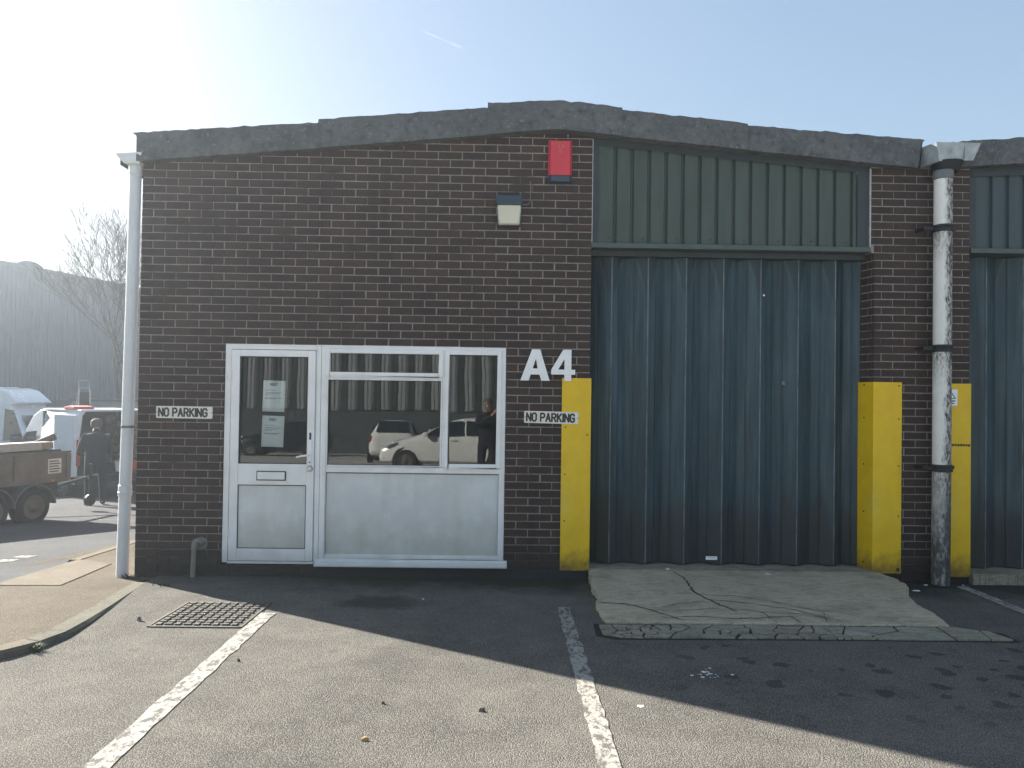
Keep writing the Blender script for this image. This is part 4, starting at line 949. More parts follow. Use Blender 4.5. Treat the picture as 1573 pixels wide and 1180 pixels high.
for k in range(n+1):
    a = pi*k/n; l = -.68*cos(a); h = .34*sin(a)**.8
    for q in (0, -1.2): vs.append((px+ux*l-uy*(-q)*.0+q*uy, py+uy*l-q*ux*-1*.0+q*-ux*.0, 6.95+h))
for k in range(n): fs.append((2*k, 2*k+2, 2*k+3, 2*k+1))
fs += [tuple(range(0, 2*n+2, 2)), tuple(range(1, 2*n+2, 2))]
dv.add(vs, fs).build('roof_vent', MAT['shed'], wh)
lw = thing('low_wall', 'pale low wall with a coping in front of the warehouse', 'wall', (-12.4,17.2,-.8))
b = B(); b.box(-13.35,-7.5, 16.9, 17.1, -.9, 1.40); b.build('panel', MAT['lowwall'], lw); b = B(); b.box(-13.4,-7.45, 16.86, 17.14, 1.40, 1.47); b.build('coping', MAT['slab'], lw)

def bare_tree(name, label, loc, seed, h=9.1):
    r = random.Random(seed); t = thing(name, label, 'tree', loc); tr = B(); cr = B()
    def grow(p, d, L_, rad, lev):
        n = 4 if lev < 2 else 3; path = [p]; rs = [rad]; q = p.copy(); dd = d.copy()
        for i in range(n):
            dd = (dd+Vector((r.gauss(0,.10),r.gauss(0,.10),r.gauss(.05,.06)))).normalized(); q = q+dd*L_/n; path.append(q.copy()); rs.append(max(.006, rad*(1-.55*(i+1)/n)))
        (tr if lev < 1 else cr).tube(path, rs, 7 if lev < 2 else 3, cap=False)
        if lev >= 5 or L_ < .22: return
        k = (4, 4, 4, 4, 3)[lev]
        for i in range(k):
            f = .35+.65*(i+r.random()*.8)/k if lev else .30+.7*(i+.5*r.random())/k
            idx = min(n-1, int(f*n)); pt = path[idx]+(path[idx+1]-path[idx])*(f*n-idx if f*n-idx <= 1 else 1)
            az = r.random()*2*pi; sp = r.uniform(.45, .85)
            side = Vector((cos(az), sin(az), 0)); nd = (dd*cos(sp)+side*sin(sp)+Vector((0,0,.16))).normalized()
            grow(pt, nd, L_*r.uniform(.58,.74), rs[idx]*.62, lev+1)
        grow(path[-1], dd, L_*.62, rs[-1], lev+1)
    grow(Vector(loc), Vector((.02,0,1)), h*.42, .13, 0)
    tr.build('trunk', MAT['bark'], t, smooth=True); cr.build('crown', MAT['bark'], t)
    return t
bare_tree('bare_tree', 'leafless tree with fine twigs rising behind the pale corner downpipe', (-13.45,19.9,-.85), 21)

# ------------------------------------------------------------------ vehicles (built facing +x, then turned)
def wheel(parent, x, y, z, rad, wid, side):
    t = B(); pr = [(rad*.62,-wid/2),(rad*.9,-wid/2),(rad,-wid*.36),(rad,wid*.36),(rad*.9,wid/2),(rad*.62,wid/2)]
    t.lathe(pr, (x,y,z), 'y', 28); o = t.build('wheel', MAT['tyre'], parent, smooth=True, local=True)
    q = B(); s_ = side
    q.lathe([(rad*.64,s_*wid*.45),(rad*.63,s_*wid*.53),(rad*.57,s_*wid*.54),(rad*.52,s_*wid*.505),(rad*.30,s_*wid*.515),(rad*.27,s_*wid*.56),(rad*.12,s_*wid*.60),(.005,s_*wid*.60)], (x,y,z), 'y', 20)
    q.build('rim', MAT['rim'], o, smooth=True, local=True)
    return o
def set_pose(t, loc, head): t.location = loc; t.rotation_euler = (0,0,head)

def loft(b, st, n=7, mi=0):
    """stations (x, zb, zs, zr, wl, ws, wr): half rings of a car body mirrored"""
    rings = []
    for x, zb, zs, zr, wl, ws, wr in st:
        h = [(wl*.80,zb),(wl,zb+.12*(zs-zb)),(wl*1.0,zb+.5*(zs-zb)),(ws,zs),(wr,zs+.86*(zr-zs)),(wr*.82,zr-.01*(zr>zs+.1)),(0,zr+.015)]
        ring = [(x,y,z) for y, z in h]+[(x,-y,z) for y, z in reversed(h[:-1])]
        rings.append(ring)
    m = len(rings[0]); vs = [p for R in rings for p in R]; fs = []
    for i in range(len(rings)-1):
        for k in range(m): fs.append((i*m+k,i*m+(k+1)%m,(i+1)*m+(k+1)%m,(i+1)*m+k))
    fs += [tuple(range(m)), tuple(range((len(rings)-1)*m, len(rings)*m))]
    return b.add(vs, fs, mi)
def hatch(label, loc, head, paint, group=None, s=1.0):
    t = thing('hatchback_car', label, 'car', (0,0,0), group)
    st = [(1.98,.30,.56,.58,.60,.58,.40),(1.90,.22,.66,.69,.74,.70,.52),(1.55,.20,.78,.83,.82,.78,.60),(1.05,.20,.88,.95,.84,.82,.66),(.80,.20,.91,1.01,.845,.83,.66),(.05,.20,.94,1.44,.85,.835,.60),(-.55,.20,.96,1.50,.85,.835,.60),(-1.25,.20,.98,1.46,.84,.82,.57),(-1.70,.24,.97,1.28,.82,.79,.56),(-1.88,.30,.93,.98,.78,.74,.56),(-1.97,.36,.80,.82,.70,.66,.5)]
    bd = loft(B(), st).build('body', paint, t, smooth=True, local=True, subd=1)
    for s_ in (1, -1):
        q = B(); yl, yu = .842*s_, .625*s_
        def W(pts, nm):
            b2 = B(); v1 = []
            for x, z in pts:
                f = max(0, min(1, (z-.95)/.42)); v1.append((x, (.838+(.634-.838)*f+.012)*s_, z))
            v2 = [(x, y-.03*s_, z) for x, y, z in v1]; n = len(v1)
            b2.add(v1+v2, [tuple(range(n))]+[(k,(k+1)%n,(k+1)%n+n,k+n) for k in range(n)]); b2.build(nm, MAT['carglass'], t, local=True)
        W([(.72,.97),(.62,1.06),(.12,1.36),(-.30,1.385),(-.32,.985)], 'side_window'); W([(-.40,.985),(-.38,1.385),(-.95,1.37),(-1.25,1.28),(-1.42,1.05),(-1.2,1.0)], 'side_window')
        for x_ in (1.22, -1.23): B().lathe([(.01,.0),(.365,.0),(.365,.03)], (x_,.815*s_,.31), 'y', 24).build('wheel_arch', MAT['plastic'], t, local=True)
        wheel(t, 1.22, .79*s_, .30, .30, .19, s_); wheel(t, -1.23, .79*s_, .30, .30, .19, s_)
        q = B(); q.add([(1.86,.50*s_,.60),(1.93,.48*s_,.68),(1.52,.72*s_,.84),(1.45,.80*s_,.76),(1.70,.78*s_,.64)], [(0,1,2,3,4)]); q.xf(Matrix.Translation((.03,.02*s_,.02))); 
        h_ = q.build('headlight', MAT['headlight'], t, local=True); md = h_.modifiers.new('th','SOLIDIFY'); md.thickness = .04
        q = B(); q.box(-1.90,-1.78, min(.70*s_,.80*s_), max(.70*s_,.80*s_), .74, .95); q.build('tail_light', MAT['taillight'], t, bev=.02, local=True)
        q = B(); q.box(.62,.74, min(.86*s_,1.0*s_), max(.86*s_,1.0*s_), .96, 1.08); q.build('mirror', paint, t, bev=.03, local=True)
        q = B(); q.box(-.12,.06, min(.845*s_,.872*s_), max(.845*s_,.872*s_), .84, .875); q.build('door_handle', paint, t, bev=.008, local=True)
    q = B(); q.add([(.80,-.60,1.03),(.80,.60,1.03),(.12,.50,1.42),(.12,-.50,1.42)], [(0,1,2,3)]); q.xf(Matrix.Translation((.035,0,.012))); w_ = q.build('windscreen', MAT['carglass'], t, local=True); md = w_.modifiers.new('th','SOLIDIFY'); md.thickness = .02
    q = B(); q.add([(-1.36,-.50,1.43),(-1.36,.50,1.43),(-1.80,.55,1.07),(-1.80,-.55,1.07)], [(0,1,2,3)]); q.xf(Matrix.Translation((-.05,0,.01))); w_ = q.build('rear_window', MAT['carglass'], t, local=True); md = w_.modifiers.new('th','SOLIDIFY'); md.thickness = .02
    set_pose(t, loc, head); return t

def van_side(pts, y0, y1, b=None):
    b = b or B(); return b.prism(pts, 'y', y0, y1)
def panel_van(label, loc, head, Ht, Ln, front, open_rear=False, win0=.28):
    """white panel van: x runs from the rear doors (0) to the nose"""
    t = thing('panel_van', label, 'van', (0,0,0)); W_ = .92; F = Ln
    cab = F-1.95                                            # where the bulkhead stands
    prof = [(cab,.34),(F-.25,.34),(F-.02,.46),(F,.72),(F-.08,.92),(F-.62,1.10)] + front + [(cab,Ht)]
    b = B().prism(prof, 'y', -W_, W_); b.v = [(x, y*(1 if z < 1.05 else 1-.12*(z-1.05)/(Ht-1.05)), z) for x, y, z in b.v]
    b.build('cab', MAT['white_body'], t, bev=.05, segs=3, smooth=True, local=True)
    tum = lambda z: W_*(1 if z < 1.05 else 1-.12*(z-1.05)/(Ht-1.05))
    for s_ in (1, -1):
        q = B(); zs_ = [.34, .70, 1.05, 1.05+(Ht-1.05)*.5, Ht-.10, Ht]; xs_ = [0, cab+.002]
        vs = []; 
        for x in xs_:
            for z in zs_:
                yy = tum(z)-(.06 if z == Ht else 0); vs.append((x, s_*yy, z))
        n = len(zs_); fs = [(k,k+1,k+1+n,k+n) for k in range(n-1)]
        q.add(vs, fs); o = q.build('side_panel', MAT['white_body'], t, smooth=True, local=True); md = o.modifiers.new('th','SOLIDIFY'); md.thickness = .05; md.offset = -1 
        # pressed frames in the side
        q = B(); y = s_*(tum(1.4)+.006)
        for x0, x1 in ((.12, cab*.52), (cab*.58, cab-.06)):
            z0, z1 = 1.15, Ht-.20
            for a0, a1, c0, c1 in ((x0,x1,z0,z0+.014),(x0,x1,z1-.014,z1),(x0,x0+.014,z0,z1),(x1-.014,x1,z0,z1)):
                q.add([(a0,s_*(tum(c0)+.003),c0),(a1,s_*(tum(c0)+.003),c0),(a1,s_*(tum(c1)+.003),c1),(a0,s_*(tum(c1)+.003),c1)], [(0,1,2,3)])
        q.build('pressing', MAT['zinc'], t, local=True)
        q = B(); q.box(.02, F-.35, min(s_*W_, s_*(W_+.02)), max(s_*W_, s_*(W_+.02)), .52, .60); q.build('rub_strip', MAT['plastic'], t, local=True)
        b2 = B(); g = [(cab+win0,1.08),(F-.72,1.10),(F-1.05,1.42 if Ht < 2.2 else 1.95),(cab+win0,1.48 if Ht < 2.2 else 2.0)]
        b2.add([(x, s_*(tum(z)+.008), z) for x, z in g], [(0,1,2,3)]); b2.build('side_window', MAT['carglass'], t, local=True)
        q = B(); q.box(F-.98,F-.86, min(s_*.95,s_*1.14), max(s_*.95,s_*1.14), 1.06, 1.30); q.build('mirror', MAT['plastic'], t, bev=.03, local=True)
        wheel(t, .75, s_*.82, .32, .32, .21, s_); wheel(t, F-.85, s_*.82, .32, .32, .21, s_)
        for x_ in (.75, F-.85): B().lathe([(.01,0),(.39,0),(.39,.03)], (x_,s_*(W_-.02),.34), 'y', 24).build('wheel_arch', MAT['plastic'], t, local=True)
        q = B(); q.box(-.012,.05, min(s_*(W_-.10),s_*(W_-.01)), max(s_*(W_-.10),s_*(W_-.01)), .75, 1.35); q.build('tail_light', MAT['taillight'], t, bev=.01, local=True)
    q = B(); q.box(0, cab, -W_*.88, W_*.88, Ht-.03, Ht+.02); q.build('roof', MAT['white_body'], t, bev=.02, local=True)
    q = B(); q.box(-.06, .08, -W_, W_, .34, .52); q.build('rear_bumper', MAT['plastic'], t, bev=.02, local=True)
    q = B(); q.box(.0, cab, -W_+.06, W_-.06, .48, .56).box(cab-.06, cab, -W_+.06, W_-.06, .56, Ht-.05); q.build('load_floor', MAT['dark_in'], t, local=True)
    q = B(); fr = [p for p in front][:2]; q.add([(F-.66,-.72,1.12),(F-.66,.72,1.12),(front[0][0]+.03,.66,front[0][1]-.02),(front[0][0]+.03,-.66,front[0][1]-.02)], [(0,1,2,3)]); q.xf(Matrix.Translation((.025,0,.02))); q.build('windscreen', MAT['carglass'], t, local=True)
    if open_rear:
        for s_ in (1, -1):
            q = B(); a = radians(98); hx, hy = -.01, s_*(W_-.01)
            M_ = Matrix.Translation((hx,hy,0)) @ Matrix.Rotation(s_*a, 4, 'Z')
            q.box(-.025,.025, min(0,-s_*.86), max(0,-s_*.86), .52, Ht-.10); q.xf(M_)
            dd = q.build('rear_door', MAT['white_body'], t, bev=.012, local=True)
            q = B(); q.box(.026,.034, min(-s_*.05,-s_*.80), max(-s_*.05,-s_*.80), .60, Ht-.20); q.xf(M_); q.build('door_lining', MAT['dark_in'] if s_ < 0 else MAT['white_body'], dd, local=True)
    else:
        q = B(); q.box(-.03,.0,-.84,.84,.52,Ht-.06); q.build('rear_door', MAT['white_body'], t, bev=.02, local=True)
    set_pose(t, loc, head); return t
gz = road_z(11)
panel_van('tall white panel van parked beyond the trailer, facing the tree', (-18.36,15.9,road_z(16)), radians(0), 2.60, 5.45, [(4.46,1.80),(4.30,2.10),(4.54,2.16),(4.13,2.52),(3.85,2.60)], False, .64)
vh = radians(90+51)
van = panel_van('white panel van with its rear doors open beside the stooping person', (-9.03,11.02,road_z(10.8)), vh, 2.02, 3.95, [(2.66,1.86),(2.30,2.0)], True)
vm = Matrix.Translation(van.location) @ Matrix.Rotation(vh, 4, 'Z')
def at_van(x, y, z): return vm @ Vector((x, y, z))
# things lying in and on the open van
def prop(name, label, cat, parts, loc, head, group=None):
    t = thing(name, label, cat, (0,0,0), group)
    for nm, bb, mat, bv in parts: bb.build(nm, mat, t, bev=bv, local=True)
    set_pose(t, loc, head); return t
prop('folding_step', 'aluminium folding step standing on the roof of the open van', 'step ladder', [('rail', B().tube([(0,-.15,0),(0,-.14,.46)],.018,8).tube([(0,.12,0),(0,.11,.46)],.018,8).tube([(.12,-.15,0),(.02,-.14,.50),(.02,.11,.50),(.12,.12,0)],.014,8), MAT['zinc'], 0), ('tread', B().box(.0,.12,-.15,.12,.06,.40), MAT['flash'], .01), ('handrail', B().tube([(.02,-.13,.50),(.03,-.13,.68),(.03,.12,.68),(.02,.11,.50)],.009,6), MAT['zinc'], 0)], at_van(1.1,.30,2.04), vh)
prop('red_sheet', 'folded red sheet lying on the roof edge of the open van', 'sheet', [('cloth', B().prism([(-.3,0),(.34,0),(.30,.05),(.05,.085),(-.22,.06)],'y',-.22,.22), MAT['redtarp'], .015)], at_van(.55,.62,2.04), vh)
prop('orange_case', 'orange tool case on the load floor of the open van', 'tool case', [('case', B().box(-.1,.1,-.16,.16,0,.24), MAT['orange'], .02), ('handle', B().tube([(0,-.06,.24),(0,-.06,.28),(0,.06,.28),(0,.06,.24)],.01,6), MAT['plastic'], 0)], at_van(.2,-.50,.56), vh)
prop('white_tub', 'white tub at the rear sill inside the open van', 'tub', [('tub', B().lathe([(.09,0),(.115,.22),(.12,.23)],(0,0,0),'z',16), MAT['paper'], 0), ('lid', B().lathe([(.122,.22),(.122,.245),(.02,.25)],(0,0,0),'z',16), MAT['upvc'], 0)], at_van(.16,-.16,.56), vh)
sh = B()
for z in (.62,.95,1.28,1.60): sh.box(.05,1.8,-.86,-.56,z,z+.025)
sh.box(.05,.08,-.86,-.56,.56,1.85).box(1.77,1.8,-.86,-.56,.56,1.85)
cl = B(); cr_ = random.Random(8); 
for z in (.645,.975,1.305,1.625):
    x = .08
    while x < 1.6:
        w_ = cr_.uniform(.1,.24); cl.box(x,x+w_,-.85,-.58,z,z+cr_.uniform(.08,.24)); x += w_+.02
prop('van_shelf', 'timber shelf rack packed with fittings inside the open van', 'shelf', [('rack', sh, MAT['timber'], 0), ('fittings', cl, simple('assorted_boxes', (.3,.26,.22), .7, var=.6, sc=9), .01)], at_van(0,0,0), vh)

# twin-axle dropside trailer
tr = thing('dropside_trailer', 'muddy twin-axle dropside trailer loaded with timber', 'trailer', (0,0,0))
TL_ = 4.2
# local frame: x forward (far end), visible side at y = 0 -> -y
b = B(); b.box(-TL_,0,-.02,.02,.72,1.13).box(-TL_,0,1.78,1.82,.72,1.13).box(-.02,.02,.02,1.78,.72,1.13).box(-TL_,-TL_+.04,.02,1.78,.72,1.13); b.build('side_board', MAT['trailer'], tr, bev=.004, local=True)
b = B()
for x in (-.02,-.95,-1.9,-2.85,-3.8): b.box(x-.05,x+.03,-.045,-.021,.70,1.12)
b.box(-TL_,.01,-.05,-.0205,1.13,1.165).box(-TL_,.01,-.05,.02,.66,.72); b.build('frame', MAT['trailer'], tr, bev=.004, local=True)
b = B(); b.box(-TL_,0,.02,1.78,.68,.74); b.build('floor', MAT['timber'], tr, local=True)
b = B(); b.box(-TL_,.0,.25,.33,.50,.66).box(-TL_,.0,1.45,1.53,.50,.66).tube([(0,.3,.54),(1.1,.9,.54)],.035,8).tube([(0,1.5,.54),(1.1,.9,.54)],.035,8); b.build('chassis', MAT['plastic'], tr, local=True)
b = B(); b.tube([(1.05,.9,.54),(1.35,.9,.56)],.03,10).box(1.2,1.25,.87,.93,.2,.8); b.lathe([(.11,-.03),(.11,.03)],(1.22,.9,.12),'y',14); b.build('hitch', MAT['plastic'], tr, local=True)
for wx in (-.70,-1.40):
    for wy in (.0, 1.8): wheel(tr, wx, wy, .30, .30, .20, -1 if wy < 1 else 1)
    g = B(); P = []
    for k in range(13):
        a = pi*(.02+.96*k/12); P.append((wx+.37*cos(a), .30+.37*sin(a)))
    q = [(wx+.345*cos(pi*(.02+.96*k/12)), .30+.345*sin(pi*(.02+.96*k/12))) for k in range(12,-1,-1)]
    g.prism(P+q, 'y', -.14, .12); g.build('mudguard', MAT['mudguard'], tr, local=True)
for x in (-.35,-1.55,-2.8): B().box(x-.03,x+.03,-.062,-.05,.675,.705).build('marker_light', MAT['amber'], tr, local=True)
b = B(); b.box(-.40,-.16,-.026,-.0205,.80,1.04); pl = b.build('decal', MAT['plate'], tr, local=True)
b = B()
for k in range(5): b.box(-.38,-.18+(.0 if k % 2 else -.03),-.0285,-.0262,.825+.042*k,.843+.042*k)
b.build('decal_print', MAT['gasket'], tr, local=True)
th = radians(69); tloc = Vector((-7.26,5.80,road_z(5.2)-.05))
set_pose(tr, tloc, th); tm = Matrix.Translation(tloc) @ Matrix.Rotation(th, 4, 'Z')
prop('timber_beam', 'pale boxed beam lying along the near side of the trailer load', 'beam', [('beam', B().box(-3.9,-.45,.06,.30,0,.13), MAT['beam'], .006), ('end_cap', B().box(-.45,-.24,.07,.29,.01,.125), MAT['timber'], .006)], tm @ Vector((0,0,1.19)), th)
prop('plank_stack', 'stack of brown planks lying behind the pale beam on the trailer', 'planks', [('planks', B().box(-4,-1.0,.5,1.1,0,.05).box(-4,-1.1,.48,1.12,.055,.10).box(-4,-1.05,.52,1.08,.105,.15).box(-4,-1.2,.5,1.05,.155,.20), MAT['timber'], .004)], tm @ Vector((0,0,1.2)), th)
prop('dark_board', 'dark board laid on the trailer load below the pale beam', 'board', [('board', B().box(-3.9,-.12,.03,.9,0,.05), MAT['flash'], .004)], tm @ Vector((0,0,1.135)), th)
prop('round_post', 'brown round post sticking up at the far end of the trailer', 'post', [('post', B().tube([(-.5,.5,.0),(-.02,.30,.23)],.06,14), MAT['pole'], .01)], tm @ Vector((0,0,1.16)), th)

# ------------------------------------------------------------------ people
def person(name, label, J, E, loc, head, parts_extra=None, sub=2):
    names = list(J); idx = {n: i for i, n in enumerate(names)}
    me = bpy.data.meshes.new('skeleton'); me.from_pydata([J[n][0] for n in names], [(idx[a], idx[c]) for a, c, _ in E], [])
    o = bpy.data.objects.new('skeleton', me); C.objects.link(o)
    sk = o.modifiers.new('skin','SKIN'); sk.use_smooth_shade = True; ss = o.modifiers.new('sub','SUBSURF'); ss.levels = sub; ss.render_levels = sub
    for i, n in enumerate(names):
        rr_ = J[n][1]; rr_ = rr_ if isinstance(rr_, tuple) else (rr_, rr_)
        me.skin_vertices[0].data[i].radius = rr_; me.skin_vertices[0].data[i].use_root = (n == 'pelvis')
    dg = bpy.context.evaluated_depsgraph_get(); dg.update()
    m2 = bpy.data.meshes.new_from_object(o.evaluated_get(dg)); bpy.data.objects.remove(o)
    mats = ['jacket','trouser','boot','skin','hair']
    for m in mats: m2.materials.append(MAT[m])
    segs = [(Vector(J[a][0]), Vector(J[c][0]), mats.index(tg)) for a, c, tg in E]
    for p in m2.polygons:
        c = p.center; best = (9, 0)
        for a, d, tg in segs:
            ab = d-a; t = max(0, min(1, (c-a).dot(ab)/max(1e-9, ab.length_squared))); dist = (c-(a+ab*t)).length
            if dist < best[0]: best = (dist, tg)
        p.material_index = best[1]; p.use_smooth = True
    t = thing(name, label, 'person', (0,0,0))
    m2.name = 'body'; bo = bpy.data.objects.new('body', m2); C.objects.link(bo); bo.parent = t
    for nm, bb, mat in (parts_extra or []): bb.build(nm, mat, t, smooth=True, local=True)
    set_pose(t, loc, head); return t
def hand(J, E, w, side, d, up, key):
    """palm and five curled fingers beyond wrist w, pointing along d; side = thumb direction"""
    d, up, side = Vector(d).normalized(), Vector(up).normalized(), Vector(side).normalized()
    pw = Vector(J[w][0]); pm = pw+d*.065; J[key+'palm'] = (tuple(pm), (.026,.018)); E.append((w, key+'palm', 'skin'))
    for k, (o, L_) in enumerate(((.030,.062),(.010,.072),(-.010,.068),(-.030,.052))):
        a = pm+side*o+d*.03; m = a+d*L_*.55-up*.012; e = m+d*L_*.40-up*.035
        J[f'{key}f{k}a'] = (tuple(a), .010); J[f'{key}f{k}b'] = (tuple(m), .0088); J[f'{key}f{k}c'] = (tuple(e), .0075)
        E += [(key+'palm', f'{key}f{k}a', 'skin'), (f'{key}f{k}a', f'{key}f{k}b', 'skin'), (f'{key}f{k}b', f'{key}f{k}c', 'skin')]
    a = pw+d*.03+side*.035; m = a+d*.035+side*.015-up*.01; J[key+'ta'] = (tuple(a), .012); J[key+'tb'] = (tuple(m), .0095)
    E += [(key+'palm', key+'ta', 'skin'), (key+'ta', key+'tb', 'skin')]
def body(lean, arms, feet, knees, headfwd=.0):
    """facing +y; lean = forward bend of the trunk in radians; arms = {side: (elbow, wrist)}"""
    def T(y, z): 
        dz = z-.95; return (0, y*cos(lean)+dz*sin(lean), .95+dz*cos(lean)-y*sin(lean))
    J = {}; E = []
    J['pelvis'] = ((0,0,.95), (.185,.140)); J['waist'] = (T(.01,1.12), (.172,.128)); J['chest'] = (T(.0,1.32), (.19,.135)); J['collar'] = (T(-.01,1.46), (.10,.085)); J['neck'] = (T(.01+headfwd*.3,1.535), .058)
    J['jaw'] = (T(.035+headfwd,1.60), (.066,.075)); J['skull'] = (T(.02+headfwd,1.68), (.078,.092)); J['crown'] = (T(.0+headfwd,1.745), (.055,.062)); J['nose'] = (T(.125+headfwd,1.645), .012)
    E += [('pelvis','waist','jacket'),('waist','chest','jacket'),('chest','collar','jacket'),('collar','neck','jacket'),('neck','jaw','skin'),('jaw','skull','skin'),('skull','crown','hair'),('jaw','nose','skin')]
    for s_, nm in ((1,'r'),(-1,'l')):
        e, w = arms[nm]; sx, sy, sz = T(-.01,1.41)
        J['sh'+nm] = ((s_*.185, sy, sz), .072); J['el'+nm] = (e, .056); J['cuff'+nm] = (tuple(Vector(e)+(Vector(w)-Vector(e))*.9), .044); J['wr'+nm] = (w, (.030,.024))
        E += [('chest','sh'+nm,'jacket'),('sh'+nm,'el'+nm,'jacket'),('el'+nm,'cuff'+nm,'jacket'),('cuff'+nm,'wr'+nm,'skin')]
        fx, fy = feet[nm]; kx_, ky_ = knees[nm]
        J['hip'+nm] = ((s_*.10,-.01,.87), .108); J['kn'+nm] = ((kx_,ky_,.50), .073); J['calf'+nm] = ((fx+(kx_-fx)*.6, fy+(ky_-fy)*.6-.015,.33), .066); J['an'+nm] = ((fx,fy-.02,.10), .056); J['heel'+nm] = ((fx,fy-.05,.045), .045); J['toe'+nm] = ((fx+s_*.03,fy+.17,.035), (.046,.034))
        E += [('pelvis','hip'+nm,'trouser'),('hip'+nm,'kn'+nm,'trouser'),('kn'+nm,'calf'+nm,'trouser'),('calf'+nm,'an'+nm,'trouser'),('an'+nm,'heel'+nm,'boot'),('heel'+nm,'toe'+nm,'boot')]
        J['ear'+nm] = ((s_*.088,)+T(.015+headfwd,1.645)[1:], .014); E.append(('skull','ear'+nm,'skin'))
    return J, E, T
# the worker leaning into the van
J, E, T = body(.26, {'r': ((.25,.40,1.06), (.15,.62,1.0)), 'l': ((-.27,.36,1.04), (-.14,.60,.98))}, {'r': (.11,.03), 'l': (-.13,-.03)}, {'r': (.11,.06), 'l': (-.12,.02)}, .05)
hand(J, E, 'wrr', (-1,0,0), (-.1,.9,-.3), (0,.3,1), 'r'); hand(J, E, 'wrl', (1,0,0), (.1,.9,-.3), (0,.3,1), 'l')
hr = B(); c = T(.03,1.695); hr.lathe([(.088,-.075),(.098,-.02),(.094,.04),(.066,.085),(.02,.102)], (c[0], c[1], c[2]), 'z', 16)
person('person', 'person in a dark jacket and navy trousers bending into the open van', J, E, (-8.22,8.55,road_z(8.55)), radians(30), [('hair', hr, MAT['hair'])]).scale = (1.14,1.08,1.0)
# the photographer, seen mirrored in the office window
J, E, T = body(.02, {'r': ((.36,.12,1.24), (.34,.33,1.46)), 'l': ((-.20,.16,1.24), (.10,.35,1.46))}, {'r': (.13,.02), 'l': (-.13,-.02)}, {'r': (.12,.04), 'l': (-.12,.02)}, .03)
hand(J, E, 'wrr', (-.3,0,.9), (-.35,.55,.5), (.9,0,.3), 'r'); hand(J, E, 'wrl', (.3,0,.9), (.35,.55,.5), (-.9,0,.3), 'l')
hr = B(); c = T(.02,1.70); hr.lathe([(.085,-.03),(.097,0),(.092,.05),(.064,.085),(.02,.10)], (c[0], c[1]-.01, c[2]), 'z', 16)
eyes = []
for s_ in (1,-1): eyes.append(B().lathe([(.002,.0),(.010,-.004),(.011,-.012)], (s_*.032, T(.115,1.665)[1], 1.665), 'y', 8))
mouth = B().box(-.024,.024,.118,.126,1.588,1.596)
person('person', 'person in a black jacket photographing the unit, mirrored in the window', J, E, (-.22,-7.80,cp_z(-7.8)), 0, [('hair', hr, MAT['hair']), ('mouth', mouth, MAT['redtarp'])]+[('eye', e_, MAT['gasket']) for e_ in eyes])
ph = thing('phone', 'black phone held up by the person mirrored in the window', 'phone', (0,-7.40,1.70))
b = B(); b.box(-.078,.078,-7.408,-7.399,1.664,1.738); b.build('case', MAT['gasket'], ph, bev=.006); b = B(); b.box(-.072,.072,-7.4095,-7.4082,1.669,1.733); b.build('screen', MAT['carglass'], ph)

# ------------------------------------------------------------------ across the yard, seen only in the window reflections
op = thing('opposite_unit', 'long clad unit across the yard, mirrored in the office window', 'building', (0,-30,.2))
b = B(); b.box(-45, 40, -42, -30, -.5, 2.1); b.build('wall', MAT['shedbase'], op)
P = []; lt, dk = B(), B(); x = -45; k = 0
while x < 40:
    for q in range(2): (lt if k % 2 else dk).box(x+q*.20, x+q*.20+.13, -29.99, -29.93, 2.1, 6.3)
    (lt if k % 2 else dk).box(x, x+.40, -29.99, -29.96, 2.1, 6.3)
    x += .405; k += 1
lt.build('translucent_sheet', MAT['opp_light'], op); dk.build('cladding', MAT['opp_dark'], op)
b = B(); b.box(-45,40,-42,-29.7,6.3,6.9); b.build('roof', MAT['roof'], op)
hatch('pale hatchback nearest the unit, mirrored in the office window', (-1.25,-14.0,cp_z(-14.0)), pi, MAT['carwhite'])
hatch('pale hatchback parked end-on behind the nearest one, mirrored in the window', (-3.7,-20.5,cp_z(-20.5)), radians(-94), MAT['carwhite'])
hatch('pale hatchback beyond the mirrored photographer', (1.6,-21.5,cp_z(-21.5)), pi, MAT['carwhite'])
hatch('dark hatchback by the opposite unit, mirrored in the window', (-9.2,-26.0,cp_z(-26)), pi, MAT['cardark'])
hatch('dark hatchback at the end of the mirrored row', (-14.6,-26.0,cp_z(-26)), pi, MAT['cardark'])

# ------------------------------------------------------------------ small litter
def scrap(name, label, cat, x, y, z, s, seed, mat, thick=.006):
    r = random.Random(seed); n = 7; b = B(); pts = [(x+s*(.5+.5*r.random())*cos(2*pi*k/n), y+s*.7*(.5+.5*r.random())*sin(2*pi*k/n)) for k in range(n)]
    vs = [(px_, py_, z+.002) for px_, py_ in pts]+[(x+(px_-x)*.8, y+(py_-y)*.8, z+thick*(.5+r.random())) for px_, py_ in pts]+[(x,y,z+thick*1.2)]
    b.add(vs, [(k,(k+1)%n,(k+1)%n+n,k+n) for k in range(n)]+[(k+n,(k+1)%n+n,2*n) for k in range(n)])
    o = b.build(name, mat, base=(x,y,z), smooth=False); tag(o, label, cat); return o
g_ = lambda x, y: (x, y, cp_z(y))
scrap('paper_scrap', 'white paper scrap on the tarmac right of the middle parking line', 'litter', *g_(.785,-3.203), .030, 1, MAT['scrap'])
scrap('dry_leaf', 'curled tan leaf lying on the sunlit tarmac between two parking lines', 'leaf', *g_(-.616,-3.654), .022, 2, MAT['leaf'], .012)
scrap('dark_leaf', 'dark curled leaf on the sunlit tarmac behind the tan leaf', 'leaf', *g_(-.601,-3.183), .016, 3, MAT['pole'], .012)
scrap('dark_clod', 'dark crumb of dirt on the tarmac, shadow edge side of the leaves', 'debris', *g_(-.065,-3.282), .026, 4, MAT['pole'], .014)
